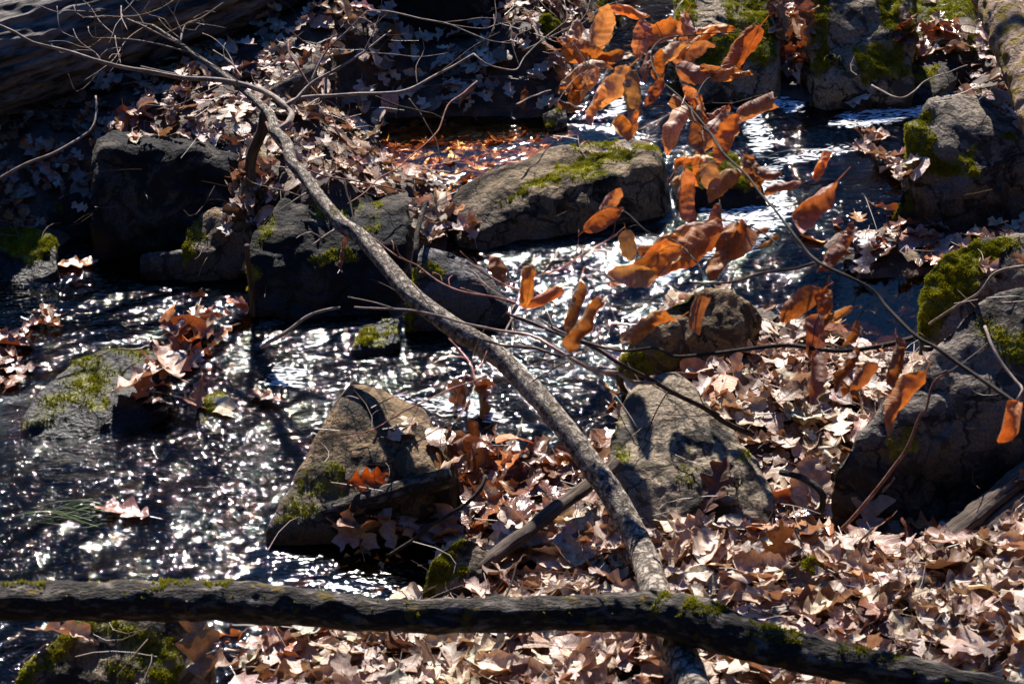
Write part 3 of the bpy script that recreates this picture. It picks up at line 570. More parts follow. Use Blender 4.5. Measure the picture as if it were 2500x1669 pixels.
ONROCK = [([(590,370),(665,370),(665,480),(630,565),(550,560),(565,450)], 1.), ([(290,875),(420,835),(500,900),(490,1000),(380,985),(285,950)], .0), ([(1880,-30),(1975,-30),(1985,200),(1930,235),(1895,140)], .9),
 ([(260,240),(640,240),(640,372),(300,345)], .9), ([(2400,240),(2560,230),(2560,340),(2450,320)], .8), ([(2350,670),(2500,650),(2500,720),(2380,710)], .7), ([(2190,60),(2420,60),(2400,160),(2200,165)], .35),
 ([(990,520),(1120,500),(1160,560),(1100,600),(1000,600)], .8), ([(130,455),(240,455),(240,570),(170,520),(120,520)], .5), ([(1100,440),(1000,380),(1180,430)], .5), ([(1980,520),(2300,560),(2260,690),(2100,700)], .9),
 ([(1760,1000),(1830,1040),(1900,1180),(1860,1150)], .6)]
WETZ = [[(1080,1060),(1500,1100),(1420,1200),(1250,1300),(1100,1330),(740,1330),(740,1240),(1090,1180)], [(1700,1250),(1850,1310),(2220,1360),(2300,1330),(2100,1240)], [(1960,520),(2320,560),(2260,700),(2040,700)], [(560,1560),(720,1500),(1000,1470),(1000,1560),(600,1640)],
 [(0,200),(380,240),(230,480),(100,560),(0,560)]]
litter, wetl = [], []
def place(x, y, z, n, lean=.45, lift=.03, smin=.07, smax=.15, r=rng):
    B = basis_from(np.array(n) * .6 + np.array([0, 0, .4])); M = B @ rotm(r.uniform(0, 6.28), r.normal(0, lean), r.normal(0, lean))
    return M, np.array([x, y, z + abs(r.normal(0, lift)) + .008]), r.uniform(smin, smax)
def scatter(n, xr, yr, sc=1.):
    for _ in range(n):
        y = rng.uniform(*yr); hw = y * .235 + .45; x = rng.uniform(-hw, hw)
        p, nn_, bid = drop(x, y)
        if p is None: continue
        q = proj(np.array(p))
        if not (-160 < q[0] < 2660 and -170 < q[1] < 1850): continue
        if bid == 0:
            dz = p.z - zw(x, y)
            if dz < .004: continue
            if -.0 < dz < .015 and rng.random() < .5: continue
        else:
            ok = False
            for poly, pr in ONROCK:
                if inpoly(q, poly) and rng.random() < pr and nn_.z > .35: ok = True
            if not ok and not (rng.random() < .012 and nn_.z > .75): continue
        wet = any(inpoly(q, w_) for w_ in WETZ)
        M, P, s_ = place(x, y, p.z, nn_[:], sc * (.5 if rng.random() < .16 else .19), .012 + .014 * (bid == 0))
        s_ *= .8 if y > 7.2 else 1.
        (wetl if wet else litter).append((int(rng.integers(len(LT))), M, P, s_, tint(rng, 'wet' if wet else 'dry')))
scatter(13500, None, (4.1, 11.0))
lt = build_stuff('leaf_litter', litter, M_LEAF); tag(lt, 'carpet of pale dry oak leaves covering both banks', 'leaf litter', kind='stuff')
wl = build_stuff('wet_leaf_litter', wetl, M_WETLEAF); tag(wl, 'dark reddish wet leaves matted along the water edge', 'leaf litter', kind='stuff')
VV, FF, off = [], [], 0
for _ in range(2800):
    y = rng.uniform(4.4, 10.6); x = rng.uniform(-1, 1) * (y * .235 + .2); p, nn_, bid = drop(x, y)
    if p is None or p.z < zw(x, y) + .004 or (bid and rng.random() < .6): continue
    L_ = rng.uniform(.05, .26); a = rng.uniform(0, 6.28); d_ = np.array([math.cos(a), math.sin(a), rng.normal(0, .22)]); r0 = rng.uniform(.0009, .0026); c0 = np.array(p) + (0, 0, rng.uniform(.02, .06)); bend = rng.normal(0, .12, 3) * L_
    sdv = np.cross(d_, [0, 0, 1]); sdv /= np.linalg.norm(sdv); upv = np.cross(sdv, d_)
    for t in np.linspace(-.5, .5, 5):
        c_ = c0 + d_ * L_ * t + bend * (4 * t * t); rr_ = r0 * (1 - .5 * (t + .5))
        for th in (0, 2.09, 4.19): VV.append(c_ + rr_ * (math.cos(th) * sdv + math.sin(th) * upv))
    for k in range(4):
        for j in range(3): FF.append([off + k * 3 + j, off + k * 3 + (j + 1) % 3, off + k * 3 + 3 + (j + 1) % 3, off + k * 3 + 3 + j])
    off += 15
tg = link('twig_litter', mesh('twig_litter', VV, FF, M_TLIT)); tag(tg, 'thin broken twigs and leaf stalks strewn through the litter', 'twigs', kind='stuff')
# sunken leaves on the stream bed
sunk = []
POOL = [(930,290),(1420,300),(1300,370),(1180,440),(950,430)]
DRIFT = [[(0,780),(350,720),(320,1000),(0,1050)], [(480,760),(700,760),(650,850),(480,840)], [(1850,330),(2200,330),(2200,400),(1850,400)], [(1980,760),(2290,740),(2290,880),(2000,860)], [(250,1200),(640,1180),(500,1400),(250,1400)], [(720,1300),(1000,1320),(1000,1460),(600,1500)], [(2050,880),(2300,830),(2260,930),(2100,920)], [(2060,690),(2270,690),(2270,860),(2000,830)]]
for _ in range(9000):
    y = rng.uniform(4.4, 10.8); hw = y * .235 + .2; x = rng.uniform(-hw, hw); q0 = proj(np.array([x, y, zw(x, y)]))
    pr = 1. if inpoly(q0, POOL) else .5 if any(inpoly(q0, d_) for d_ in DRIFT) else .12
    if rng.random() > pr: continue
    p, nn_, bid = drop(x, y)
    if p is None or bid or p.z > zw(x, y) - .012: continue
    M, P, s_ = place(x, y, p.z, (0, 0, 1), .2, .012)
    P[2] = min(P[2], zw(x, y) - .012) if pr < 1 else min(max(P[2], zw(x, y) - rng.uniform(.015, .05)), zw(x, y) - .015)
    sunk.append((int(rng.integers(len(LT))), M, P, s_, tint(rng, 'sunk')))
k = 0
while k < 420:
    px, py = rng.uniform(920, 1420), rng.uniform(285, 450)
    if not inpoly(np.array([px, py]), POOL): continue
    g = atw(px, py); k += 1; M, P, s_ = place(g[0], g[1], g[2], (0, 0, 1), .1, .0); hz = drop(g[0], g[1])[0]; hz = hz.z if hz else -9; P[2] = min(max(hz + .012, g[2] - rng.uniform(.012, .05)), g[2] - .008)
    sunk.append((int(rng.integers(len(LT))), M * np.array([[1, 1, 1], [1, 1, 1], [.35, .35, .35]]), P, s_ * .9, tint(rng, 'sunk')))
sk = build_stuff('sunken_leaves', sunk, M_WETLEAF); tag(sk, 'amber brown leaves sunk on the stream bed', 'sunken leaves', kind='stuff')
# individual big leaves of the near bank
HT = []
for i in range(26):
    r_ = np.random.default_rng(300 + i); V, F, UV = leaf_tmpl('oak' if i % 7 else 'round', r_, 29, 5)
    c = tint(r_, 'dry'); HT.append(mesh('leaf', V, F, M_LEAF, uv=UV, attrs={'tint': np.tile(c, (len(V), 1))}))
import mathutils
def put_leaf(me, M, P, s_, label, group=None, name='fallen_leaf'):
    o = bpy.data.objects.new(name, me); COL.objects.link(o)
    o.matrix_world = mathutils.Matrix.Translation(P) @ mathutils.Matrix(M.tolist()).to_4x4() @ mathutils.Matrix.Scale(s_, 4)
    return tag(o, label, 'leaf', group)
ZONES = [('pale dry oak leaf lying loose on top of the litter below the long horizontal log', 'loose leaves in front of the long log', [(560,1620),(900,1530),(1500,1560),(1700,1600),(2100,1700),(2500,1720),(2500,1800),(560,1800)], 100, 1.),
 ('dry oak leaf lying on the bank above the log, right of the diagonal trunk', 'loose leaves between the log and the right boulder', [(1650,1300),(1900,1340),(2230,1380),(2500,1280),(2500,1640),(2100,1580),(1750,1440),(1640,1400)], 95, 1.),
 ('tan oak leaf in the sunlit hollow between the split boulder and the large grey boulder', 'loose leaves in the hollow between boulders', [(1660,880),(1850,830),(2000,860),(2180,920),(2050,1080),(1990,1200),(1850,1100),(1720,990)], 55, .9),
 ('tan oak leaf on the bank between the splintered stick and the diagonal trunk', 'loose leaves below the splintered stick', [(1150,1420),(1400,1240),(1500,1300),(1560,1420),(1200,1440)], 22, 1.)]
for lab, grp, poly, n, sc in ZONES:
    k = 0; tries = 0; pa = np.array(poly)
    while k < n and tries < 4000:
        tries += 1; px = rng.uniform(pa[:, 0].min(), pa[:, 0].max()); py = rng.uniform(pa[:, 1].min(), pa[:, 1].max())
        if not inpoly(np.array([px, py]), poly): continue
        g = ground_px(px, py); p, nn_, bid = drop(g[0], g[1])
        if p is None or (bid and nn_.z < .7): continue
        M, P, s_ = place(p.x, p.y, p.z + .022, nn_[:], .2, .012, .125 * sc, .19 * sc)
        put_leaf(HT[int(rng.integers(len(HT)))], M, P, s_, lab, grp); k += 1
def special(px, py, ang, ln, col, label, kind='oak', curl=(.5, .3, .1), pitch=0., roll=0., up=.02, seed=1, mat_=None, surf=None):
    r_ = np.random.default_rng(seed); V, F, UV = leaf_tmpl(kind, r_, 33, 6, curl)
    me = mesh('leaf', V, F, mat_ or M_LEAF, uv=UV, attrs={'tint': np.tile(np.array(col, float), (len(V), 1))})
    if surf == 'water': p = atw(px, py); n = (0, 0, 1)
    else: p = ground_px(px, py); n = (0, 0, 1)
    return put_leaf(me, rotm(R(ang), R(pitch), R(roll)), np.array(p) + (0, 0, up), ln, label)
def pile(name, poly, n, label, mode='wet', h=.05, lean=.5, surf=None, sm_=(.09, .16)):
    it = []; pa = np.array(poly)
    while len(it) < n:
        px = rng.uniform(pa[:, 0].min(), pa[:, 0].max()); py = rng.uniform(pa[:, 1].min(), pa[:, 1].max())
        if not inpoly(np.array([px, py]), poly): continue
        g = ground_px(px, py) if surf is None else atw(px, py)
        g[2] = max(g[2], zw(g[0], g[1]) + .003)
        M, P, s_ = place(g[0], g[1], g[2] + rng.uniform(0, h), (0, 0, 1), lean, .01, *sm_)
        it.append((int(rng.integers(len(LT))), M, P, s_ * .85, tint(rng, mode)))
    return tag(build_stuff(name, it, M_WETLEAF if mode == 'wet' else M_LEAF), label, 'leaf pile', kind='stuff')
pile('leaf_pile', [(400,880),(480,820),(610,830),(560,920),(520,990),(420,1020),(330,980)], 40, 'wet brown leaf pile heaped against the low mossy stream rock', h=.035, lean=.4)
pile('leaf_pile', [(1070,1070),(1190,1060),(1230,1150),(1130,1240),(1080,1180)], 36, 'red brown leaves standing on edge beside the pyramid boulder', h=.08, lean=1.)
pile('leaf_pile', [(1890,-20),(1965,-20),(1985,180),(1940,230),(1905,150)], 60, 'column of wet leaves wedged between two mossy boulders at the top', h=.05, lean=.7)
pile('leaf_pile', [(600,385),(655,385),(655,480),(625,550),(575,560),(570,470)], 60, 'dry leaves spilling down the gap behind the upright stick', 'dry', h=.04, lean=.7)
pile('leaf_pile', [(2060,395),(2240,400),(2240,450),(2120,470)], 26, 'small raft of leaves at the foot of the right cascade', 'dry', h=.02, lean=.4)
pile('leaf_pile', [(1010,520),(1100,520),(1160,565),(1080,590),(1010,590)], 30, 'dry leaves above the slate topped rock', 'dry', h=.03, lean=.5)
pile('leaf_pile', [(2185,70),(2330,70),(2360,140),(2230,150)], 22, 'leaves caught on the wet sloping slab', 'wet', h=.03, lean=.5)
pile('leaf_pile', [(790,1325),(1000,1290),(1080,1260),(1060,1320),(800,1350)], 12, 'dark glossy leaves draped over the wet log', 'wet', h=.03, lean=.6)
pile('leaf_pile', [(70,790),(130,770),(110,900),(0,960),(0,860)], 16, 'wet leaves stranded in the shallow rapids at the left edge', 'wet', h=.0, lean=.15, surf=1)
GV = []
for i in range(26):
    b0_ = atw(rng.uniform(215, 262), rng.uniform(1235, 1275)); L_ = rng.uniform(.08, .26); d_ = np.array([-1, rng.uniform(-.35, .05), 0]); d_ /= np.linalg.norm(d_); pr_ = None
    for t in np.linspace(0, 1, 5):
        c_ = b0_ + d_ * L_ * t + np.array([0, .03 * math.sin(t * 3 + i * .7), .004 + .012 * math.sin(t * 3 + i)]); w_ = .0016 * (1 - .8 * t) * np.array([-d_[1], d_[0], .3])
        if pr_ is not None: GV += [pr_[0], pr_[1], c_ + w_, c_ - w_]
        pr_ = (c_ - w_, c_ + w_)
tag(link('grass', mesh('grass', GV, np.arange(len(GV)).reshape(-1, 4), M_GRASS, attrs={'tip': np.ones(len(GV))})), 'green grass blades trailing in the left rapids', 'grass', kind='stuff')
special(895, 1196, 15, .12, (.42, .13, .035), 'rust orange oak leaf caught upright on the brown pyramid boulder', pitch=-8, roll=60, up=.035, mat_=M_BEECH, seed=5)
special(188, 650, 8, .14, (.5, .26, .12), 'brown oak leaf floating flat near the left mossy rock', curl=(.3, .1, 0), up=.012, seed=6, surf='water', mat_=M_WETLEAF)
special(340, 955, 35, .2, (.66, .5, .4), 'large pale oak leaf with dark pits on the low mossy stream rock', curl=(.7, -.4, .2), pitch=-10, roll=-15, up=.05, seed=7)
special(410, 925, 120, .19, (.6, .43, .33), 'large cream oak leaf folded over the stream leaf pile', curl=(1.1, .5, .2), pitch=-12, roll=20, up=.055, seed=8)
special(452, 940, 60, .16, (.4, .23, .15), 'brown curled oak leaf at the right end of the stream leaf pile', curl=(1.4, .3, .3), pitch=10, roll=30, up=.04, seed=9)
special(490, 800, 85, .15, (.12, .06, .035), 'dark brown leaf standing upright behind the stream leaf pile', pitch=-70, roll=10, up=.06, seed=10)
special(647, 978, 150, .13, (.3, .14, .08), 'wet brown oak leaf stuck to the water right of the leaf pile', curl=(.3, .2, 0), up=.014, seed=11, surf='water', mat_=M_WETLEAF)
special(303, 1255, 160, .17, (.3, .15, .11), 'large wet maroon leaf snagged in the middle of the left rapids', curl=(.5, -.3, 0), up=.016, seed=12, surf='water', mat_=M_WETLEAF)
special(160, 1570, -20, .17, (.56, .4, .28), 'curled tan leaf arched over the flat topped mossy boulder', curl=(2.0, -.9, .1), up=.04, seed=13)
special(488, 1610, 100, .2, (.42, .3, .18), 'long olive brown oak leaf standing against the flat topped mossy boulder', pitch=-50, roll=0, curl=(.8, .5, .2), up=.06, seed=14)
special(945, 1300, 20, .14, (.2, .09, .055), 'dark maroon oak leaf draped below the brown pyramid boulder', pitch=25, roll=-30, up=.04, seed=15, mat_=M_WETLEAF)
special(2130, 1262, 70, .2, (.36, .24, .15), 'long tan oak leaf leaning under the large grey boulder', pitch=-40, up=.05, seed=16)
special(1975, 1225, 85, .17, (.5, .36, .25), 'broad pale leaf hanging in the gap below the sunlit hollow', kind='round', pitch=-40, up=.06, seed=17)
special(1900, 1400, 80, .18, (.26, .13, .05), 'upright brown oak leaf beside the half buried mossy stone', pitch=-65, up=.06, seed=18)
special(1990, 1515, 10, .17, (.1, .045, .03), 'dark maroon leaf lying above the right end of the long log', roll=40, up=.05, seed=19)
special(1745, 1225, 60, .17, (.15, .07, .04), 'dark brown spiky leaf in front of the split boulder', pitch=-40, up=.05, seed=20)
# ------------------------------------------------------------------ tubes
def spline(P, Rr, step):
    P = np.asarray(P, float); Rr = np.asarray(Rr, float); n = len(P); out, ro = [], []
    for i in range(n - 1):
        p0 = P[max(i - 1, 0)]; p1 = P[i]; p2 = P[i + 1]; p3 = P[min(i + 2, n - 1)]; k = max(2, int(np.linalg.norm(p2 - p1) / step))
        for t in np.linspace(0, 1, k, endpoint=False):
            out.append(.5 * (2 * p1 + (p2 - p0) * t + (2 * p0 - 5 * p1 + 4 * p2 - p3) * t * t + (3 * p1 - p0 - 3 * p2 + p3) * t ** 3)); ro.append(Rr[i] * (1 - t) + Rr[i + 1] * t)
    out.append(P[-1]); ro.append(Rr[-1]); return np.array(out), np.array(ro)
def tube(P, Rr, mat_, name, sides=10, step=.03, rough=.06, freq=30, parent=None, origin=None, ridge=0., oval=1., jit=0.):
    C, r = spline(P, Rr, step); n = len(C)
    if jit: C = C + jit * np.stack([noise(C, 9, 1), noise(C, 9, 2), noise(C, 9, 3)], -1)
    T = np.gradient(C, axis=0); T /= np.linalg.norm(T, axis=1)[:, None] + 1e-9
    up = np.array([0, 0, 1.]) if abs(T[:, 2]).max() < .95 else np.array([0., 1, 0]); A = np.cross(T, up); A /= np.linalg.norm(A, axis=1)[:, None] + 1e-9; B = np.cross(T, A)
    th = np.linspace(0, 2 * np.pi, sides + 1)
    D = A[:, None] * np.cos(th)[None, :, None] + B[:, None] * np.sin(th)[None, :, None] * oval
    s_ = np.concatenate([[0], np.cumsum(np.linalg.norm(np.diff(C, axis=0), axis=1))])
    rr = r[:, None] * np.ones(sides + 1)
    V = C[:, None] + D * rr[..., None]
    if rough:
        dn = fbm(V, freq, 3, 4) ; k = rough * dn
        if ridge:
            W = np.stack([np.broadcast_to(s_[:, None] * 2.2, rr.shape), np.cos(th)[None] * r[:, None] * 20 + 0 * rr, np.sin(th)[None] * r[:, None] * 20 + 0 * rr], -1)
            k = k + ridge * (.5 - np.abs(noise(W + .5 * fbm(V, 6, 2, 2)[..., None], 1.15, 6)) * 3)
        V = V + D * (rr * k)[..., None]
    V[:, -1] = V[:, 0]; UV = np.stack([np.broadcast_to(s_[:, None], rr.shape), np.broadcast_to(th[None] * r.mean(), rr.shape)], -1)
    F = gridfaces(n, sides + 1); V = V.reshape(-1, 3); UV = UV.reshape(-1, 2)
    e0 = len(V); V = np.concatenate([V, [C[0], C[-1]]]); UV = np.concatenate([UV, [[0, 0], [s_[-1], 0]]])
    k = sides + 1; l = (n - 1) * k
    cap = [[e0, i + 1, i, i] for i in range(0)]
    bmF = [tuple(f) for f in F]
    tri = [[e0, (i + 1), i] for i in range(sides)] + [[e0 + 1, l + i, l + i + 1] for i in range(sides)]
    o = origin if origin is not None else (C[0] if parent is None else np.zeros(3))
    me = bpy.data.meshes.new(name); me.from_pydata((V - o).tolist(), [], [list(map(int, f)) for f in F] + tri); uvl = me.uv_layers.new(name='UVMap')
    li = np.zeros(len(me.loops), np.int32); me.loops.foreach_get('vertex_index', li); uvl.data.foreach_set('uv', UV[li].astype(np.float32).ravel())
    me.polygons.foreach_set('use_smooth', np.ones(len(me.polygons), bool)); me.materials.append(mat_); me.update()
    ob = link(name, me, parent, o if parent is None else None); return ob, C, r
def empty(name, loc, label, cat, group=None):
    o = bpy.data.objects.new(name, None); COL.objects.link(o); o.location = loc; o.empty_display_size = .1; return tag(o, label, cat, group)
def pz(pts, z0=None): return [at(p[0], p[1], p[2]) for p in pts]
def onground(pts, lift=.02): return [ground_px(p[0], p[1]) + np.array([0, 0, lift]) for p in pts]
def child_tube(parent, pts, Rr, mat_, name, **kw):
    o = np.array(parent.location); return tube(pts, Rr, mat_, name, parent=parent, origin=o, **kw)
# --- diagonal fallen tree
T = [(1735,1790,.29,.046),(1668,1610,.285,.045),(1604,1455,.28,.042),(1565,1340,.24,.039),(1500,1215,.29,.038),(1440,1130,.33,.036),(1390,1060,.37,.034),(1320,975,.41,.034),(1250,900,.44,.033),(1190,850,.47,.033),
 (1130,815,.5,.034),(1060,765,.53,.031),(1000,715,.55,.030),(945,650,.57,.028),(885,582,.59,.027),(835,548,.61,.026),(790,495,.63,.022),(750,440,.64,.0215),(712,395,.66,.0205),(700,352,.67,.021),(672,322,.68,.021),(664,290,.69,.017),(645,265,.69,.0155),(600,225,.7,.0125),(540,180,.72,.0115),(472,132,.75,.0095),(440,108,.77,.008),(372,62,.8,.005)]
b0 = at(1700, 1760, .03)
tree = empty('fallen_tree', b0, 'slender pale barked tree lying diagonally across the whole stream', 'fallen tree')
child_tube(tree, [at(*t[:3]) for t in T], [t[3] * .9 for t in T], M_BIRCH, 'trunk', sides=20, step=.016, rough=.07, freq=28)
BR = [([(672,322,.68),(703,300,.7),(712,275,.7),(690,255,.71),(650,225,.71),(590,206,.72),(520,195,.74),(440,188,.77),(380,178,.8),(300,165,.83),(230,145,.87),(150,122,.9),(80,105,.94),(40,80,.97),(-20,55,1.0)], .013, .005),
 ([(690,262,.7),(720,245,.73),(760,205,.76),(820,170,.8),(870,140,.84),(905,115,.87),(955,75,.9)], .008, .003),
 ([(760,202,.76),(775,160,.8),(800,120,.84),(850,75,.9),(895,28,.95)], .005, .0025),
 ([(895,28,.95),(940,26,.95),(1000,38,.95),(1060,52,.94),(1100,62,.93),(1160,85,.91),(1190,97,.9)], .0035,.0025),
 ([(1190,97,.9),(1208,70,.92),(1205,35,.95)], .002, .0012),
 ([(1190,97,.9),(1225,103,.89),(1250,97,.88)], .002,.001),
 ([(690,265,.7),(730,240,.7),(830,232,.69),(920,228,.68),(985,222,.68),(1050,190,.69),(1100,165,.7),(1155,131,.72)], .008, .004),
 ([(1155,131,.72),(1185,155,.7),(1225,167,.68),(1262,170,.66),(1280,140,.68),(1310,108,.7),(1360,70,.72),(1385,45,.74),(1378,0,.78)], .0035,.002),
 ([(1280,122,.68),(1330,98,.7),(1420,48,.74),(1440,0,.78)], .003,.0015),
 ([(440,108,.77),(400,90,.8),(340,60,.83),(300,42,.85),(295,15,.86)], .004,.0022),
 ([(440,105,.77),(455,60,.8),(490,45,.83),(545,8,.88)], .004,.002),
 ([(445,80,.8),(425,30,.85),(445,-10,.9)], .003,.0015),
 ([(372,62,.8),(330,55,.82),(290,42,.84),(200,40,.88),(180,12,.9)], .004,.0015),
 ([(300,42,.85),(345,38,.86),(395,18,.88),(430,-5,.9)], .0025,.0015),
 ([(470,130,.75),(400,112,.77),(330,98,.79),(275,94,.8),(225,90,.83),(215,65,.85)], .0035,.0015),
 ([(295,15,.86),(298,45,.86),(312,75,.85)], .0025,.0015),
 ([(280,88,.82),(285,115,.8),(295,158,.78)], .0025,.0015),
 ([(280,88,.82),(250,60,.84),(222,20,.87),(190,-10,.9)], .0025,.0015),
 ([(360,62,.8),(310,95,.78),(275,150,.76),(205,197,.74)], .0028,.0012),
 ([(250,160,.78),(235,130,.8),(190,95,.82),(178,70,.83)], .002,.001),
 ([(440,95,.78),(405,65,.8),(388,44,.82)], .002,.001),
 ([(400,85,.8),(470,52,.83),(488,55,.84)], .0018,.001),
 ([(590,190,.71),(560,150,.73),(520,122,.75)], .004,.002),
 ([(715,250,.7),(740,262,.66),(780,240,.64),(840,235,.62)], .004,.002),
 ([(835,548,.61),(800,570,.6),(760,600,.58)], .005,.0025),
 ([(748,470,.64),(700,500,.62),(672,520,.6)], .003,.001)]
for P_, r0, r1 in BR:
    _, C_, _ = child_tube(tree, pz(P_), list(np.linspace(r0, r1, len(P_)) * .85), M_TWIG, 'branch', sides=7, step=.02, rough=.12, freq=60, jit=.005)
    for i_ in range(2 if len(C_) > 8 else 1):
        k_ = int(rng.uniform(.3, .95) * (len(C_) - 2)); d_ = C_[k_ + 1] - C_[k_]; d_ /= np.linalg.norm(d_); a_ = rng.normal(0, 1, 3); v_ = d_ * .7 + (a_ - d_ * (a_ @ d_)) * .45; v_ /= np.linalg.norm(v_); L_ = rng.uniform(.08, .28)
        child_tube(tree, [C_[k_], C_[k_] + v_ * L_ * .35 + rng.normal(0, .008, 3), C_[k_] + v_ * L_ * .7 + rng.normal(0, .015, 3), C_[k_] + v_ * L_ + rng.normal(0, .02, 3)], [.0018, .0015, .0012, .001], M_TWIG, 'twig', sides=5, step=.02, rough=.1)
# --- long log across the foreground
LG = [(-140,1470,38),(0,1467,39),(210,1467,39),(530,1467,41),(745,1481,39),(905,1500,35),(1065,1502,35),(1385,1498,36),(1575,1496,42),(1700,1518,50),(1810,1554,42),(2020,1609,37),(2235,1650,33),(2450,1692,28),(2650,1745,24)]
log = empty('fallen_log', at(1250, 1500, .2), 'long dark moss flecked log lying horizontally across the foreground', 'log')
_, LC, Lr = child_tube(log, [at(a, b, .375) for i, (a, b, h) in enumerate(LG)], [h * .00118 for a, b, h in LG], M_LOG, 'trunk', sides=64, step=.008, rough=.2, freq=16, ridge=.1)
def log_moss(parent, C, r, spots, n, hgt=.012):
    o = np.array(parent.location)
    P, N_ = [], []
    pr = proj(C)
    for (x0, x1, th0, th1, k) in spots:
        ii = np.where((pr[:, 0] > x0) & (pr[:, 0] < x1))[0]
        if not len(ii): continue
        for _ in range(int(n * k)):
            i = rng.choice(ii); th = R(rng.uniform(th0, th1)); t = C[min(i + 1, len(C) - 1)] - C[max(i - 1, 0)]; t /= np.linalg.norm(t)
            a = np.cross(t, [0, 0, 1]); a /= np.linalg.norm(a); b = np.cross(a, t); a = a if a[1] < 0 else -a; nn_ = math.cos(th) * b * (1 if b[2] > 0 else -1) + math.sin(th) * a
            p = C[i] + nn_ * r[i] * .99 + t * rng.uniform(-.01, .01)
            if noise(p[None], 14, 3)[0] < -.12: continue
            P.append(p); N_.append(nn_)
    P = np.array(P); N_ = np.array(N_); V = np.stack([P - .002, P + [.002, 0, 0], P + [0, .002, .002]], 1).reshape(-1, 3); F = np.arange(len(V)).reshape(-1, 3)
    return tuft(parent, o, V, F, N_, np.ones(len(F)), len(F) * 1, hgt)
mo = log_moss(log, LC, Lr, [(380,560,-70,20,1.),(1600,1760,-40,50,1.6),(1830,1960,-40,40,.6),(2050,2200,-50,20,.8),(0,100,-40,10,.3),(0,2400,-60,60,.6)], 700, .007)
# --- ridged trunk, top left
TR = [(-260,240,.44,.2),(-50,165,.46,.2),(250,62,.5,.2),(560,-45,.55,.195),(800,-135,.6,.19)]
bt, _, _ = tube([at(*t[:3]) for t in TR], [t[3] for t in TR], M_RIDGE, 'large_log', sides=220, step=.012, rough=.03, freq=10, ridge=.11)
tag(bt, 'massive fallen log with deeply ridged bark in the top left corner', 'log')
# --- mossy log top right
TM = [(2370,-120,.85,.07),(2430,0,.8,.07),(2480,110,.75,.074),(2535,250,.68,.076),(2600,420,.6,.08)]
ml, MC, Mr = tube([at(*t[:3]) for t in TM], [t[3] for t in TM], M_MLOG, 'mossy_log', sides=64, step=.008, rough=.2, freq=18)
tag(ml, 'leaning log with orange moss in the top right corner', 'log')
# --- splintered sticks
def plank(name, a, b, wd, th, label, twist=0., n=3, cat='stick', mat_=M_WOOD):
    L_ = np.array(b) - np.array(a); o = np.array(a)
    P = [np.array(a) + L_ * t for t in np.linspace(0, 1, 8)]
    Rr = [wd * (.15 + .85 * min(1, t * 9)) * (1 if t < .9 else .7) for t in np.linspace(0, 1, 8)]
    ob, _, _ = tube(P, Rr, mat_, name, sides=40, step=.006, rough=.3, freq=14, ridge=.2, oval=th); tag(ob, label, cat); return ob
plank('splintered_stick', at(1150, 1398, .1), at(1512, 1128, .26), .024, .75, 'splintered weathered grey stick slanting under the diagonal trunk')
plank('splintered_stick', at(2220, 1385, .11), at(2560, 1110, .26), .032, .8, 'split weathered branch slanting into the lower right corner from the leaves')
plank('splintered_stick', at(2260, 1400, .1), at(2570, 1165, .22), .026, .8, 'second thinner split branch lying just below the first at the right edge')
def stick(name, pts, r0, r1, label, m=M_DTWIG, ground=True, lift=.02, cat='stick', **kw):
    P = onground(pts, lift) if ground else pz(pts)
    kw.setdefault('sides', 10); ob, C, r = tube(P, list(np.linspace(r0, r1, len(P))), m, name, step=.015, rough=.15, freq=40, jit=.004, **kw); return tag(ob, label, cat)
stick('peeled_branch', [(648,272,.62),(640,320,.56),(618,370,.48),(612,410,.42),(616,455,.36)], .019, .017, 'peeled brown branch hanging down behind the fork of the diagonal tree', M_WOOD, False)
stick('upright_stick', [(603,600,.33),(608,660,.22),(615,720,.1),(619,775,.0)], .008, .009, 'thin upright stake of wood standing in front of the broad dark boulder', M_WOOD, False)
stick('knobby_stick', [(1186,1160,.2),(1172,1195,.18),(1137,1230,.15),(1090,1262,.12),(1048,1285,.1),(1005,1320,.07),(950,1355,.03)], .006, .005, 'knobby forked stick between the brown pyramid boulder and the splintered stick', M_DTWIG, False)
stick('bark_covered_stick', [(1042,490,.34),(1030,530,.32),(1018,570,.3),(1014,615,.27),(1010,650,.22)], .008, .009, 'bark covered stick leaning on the slate topped rock', M_LOG, False)
stick('short_stick', [(2258,1418,.24),(2238,1450,.23),(2220,1485,.22),(2204,1520,.2)], .016, .011, 'short thick dark stick poking from leaves at the lower right', M_DTWIG, False)
stick('curved_branch', [(1907,1151,.2),(1950,1163,.22),(1987,1183,.22),(2008,1208,.2),(2005,1243,.16)], .009, .009, 'curved dark branch bent over the gap left of the large grey boulder', M_LOG, False)
stick('dark_log', [(790,1255,.06),(870,1232,.1),(960,1205,.13),(1040,1180,.16),(1105,1160,.19)], .032, .03, 'dark wet log wedged along the foot of the brown pyramid boulder', M_LOG, False, cat='log', sides=20)
stick('long_twig', [(2325,902,.75),(2279,936,.7),(2260,1000,.64),(2246,1015,.62),(2218,1086,.55),(2190,1130,.5),(2120,1220,.4),(2052,1292,.3)], .003, .005, 'long bare twig slanting in front of the large grey boulder', M_RTWIG, False, cat='twig')
stick('arched_twig', [(0,435,.5),(60,402,.55),(140,370,.58),(205,330,.6),(225,310,.62),(235,270,.65),(233,235,.68)], .005, .003, 'arched bare twig curving up across the shaded left bank', M_TWIG, False, cat='twig')
stick('bent_twig', [(637,847,.06),(697,811,.12),(751,772,.17),(800,756,.2),(830,752,.21)], .0055, .0045, 'pale bent twig rising out of the stream to a rolled leaf', M_TWIG, False, cat='twig')
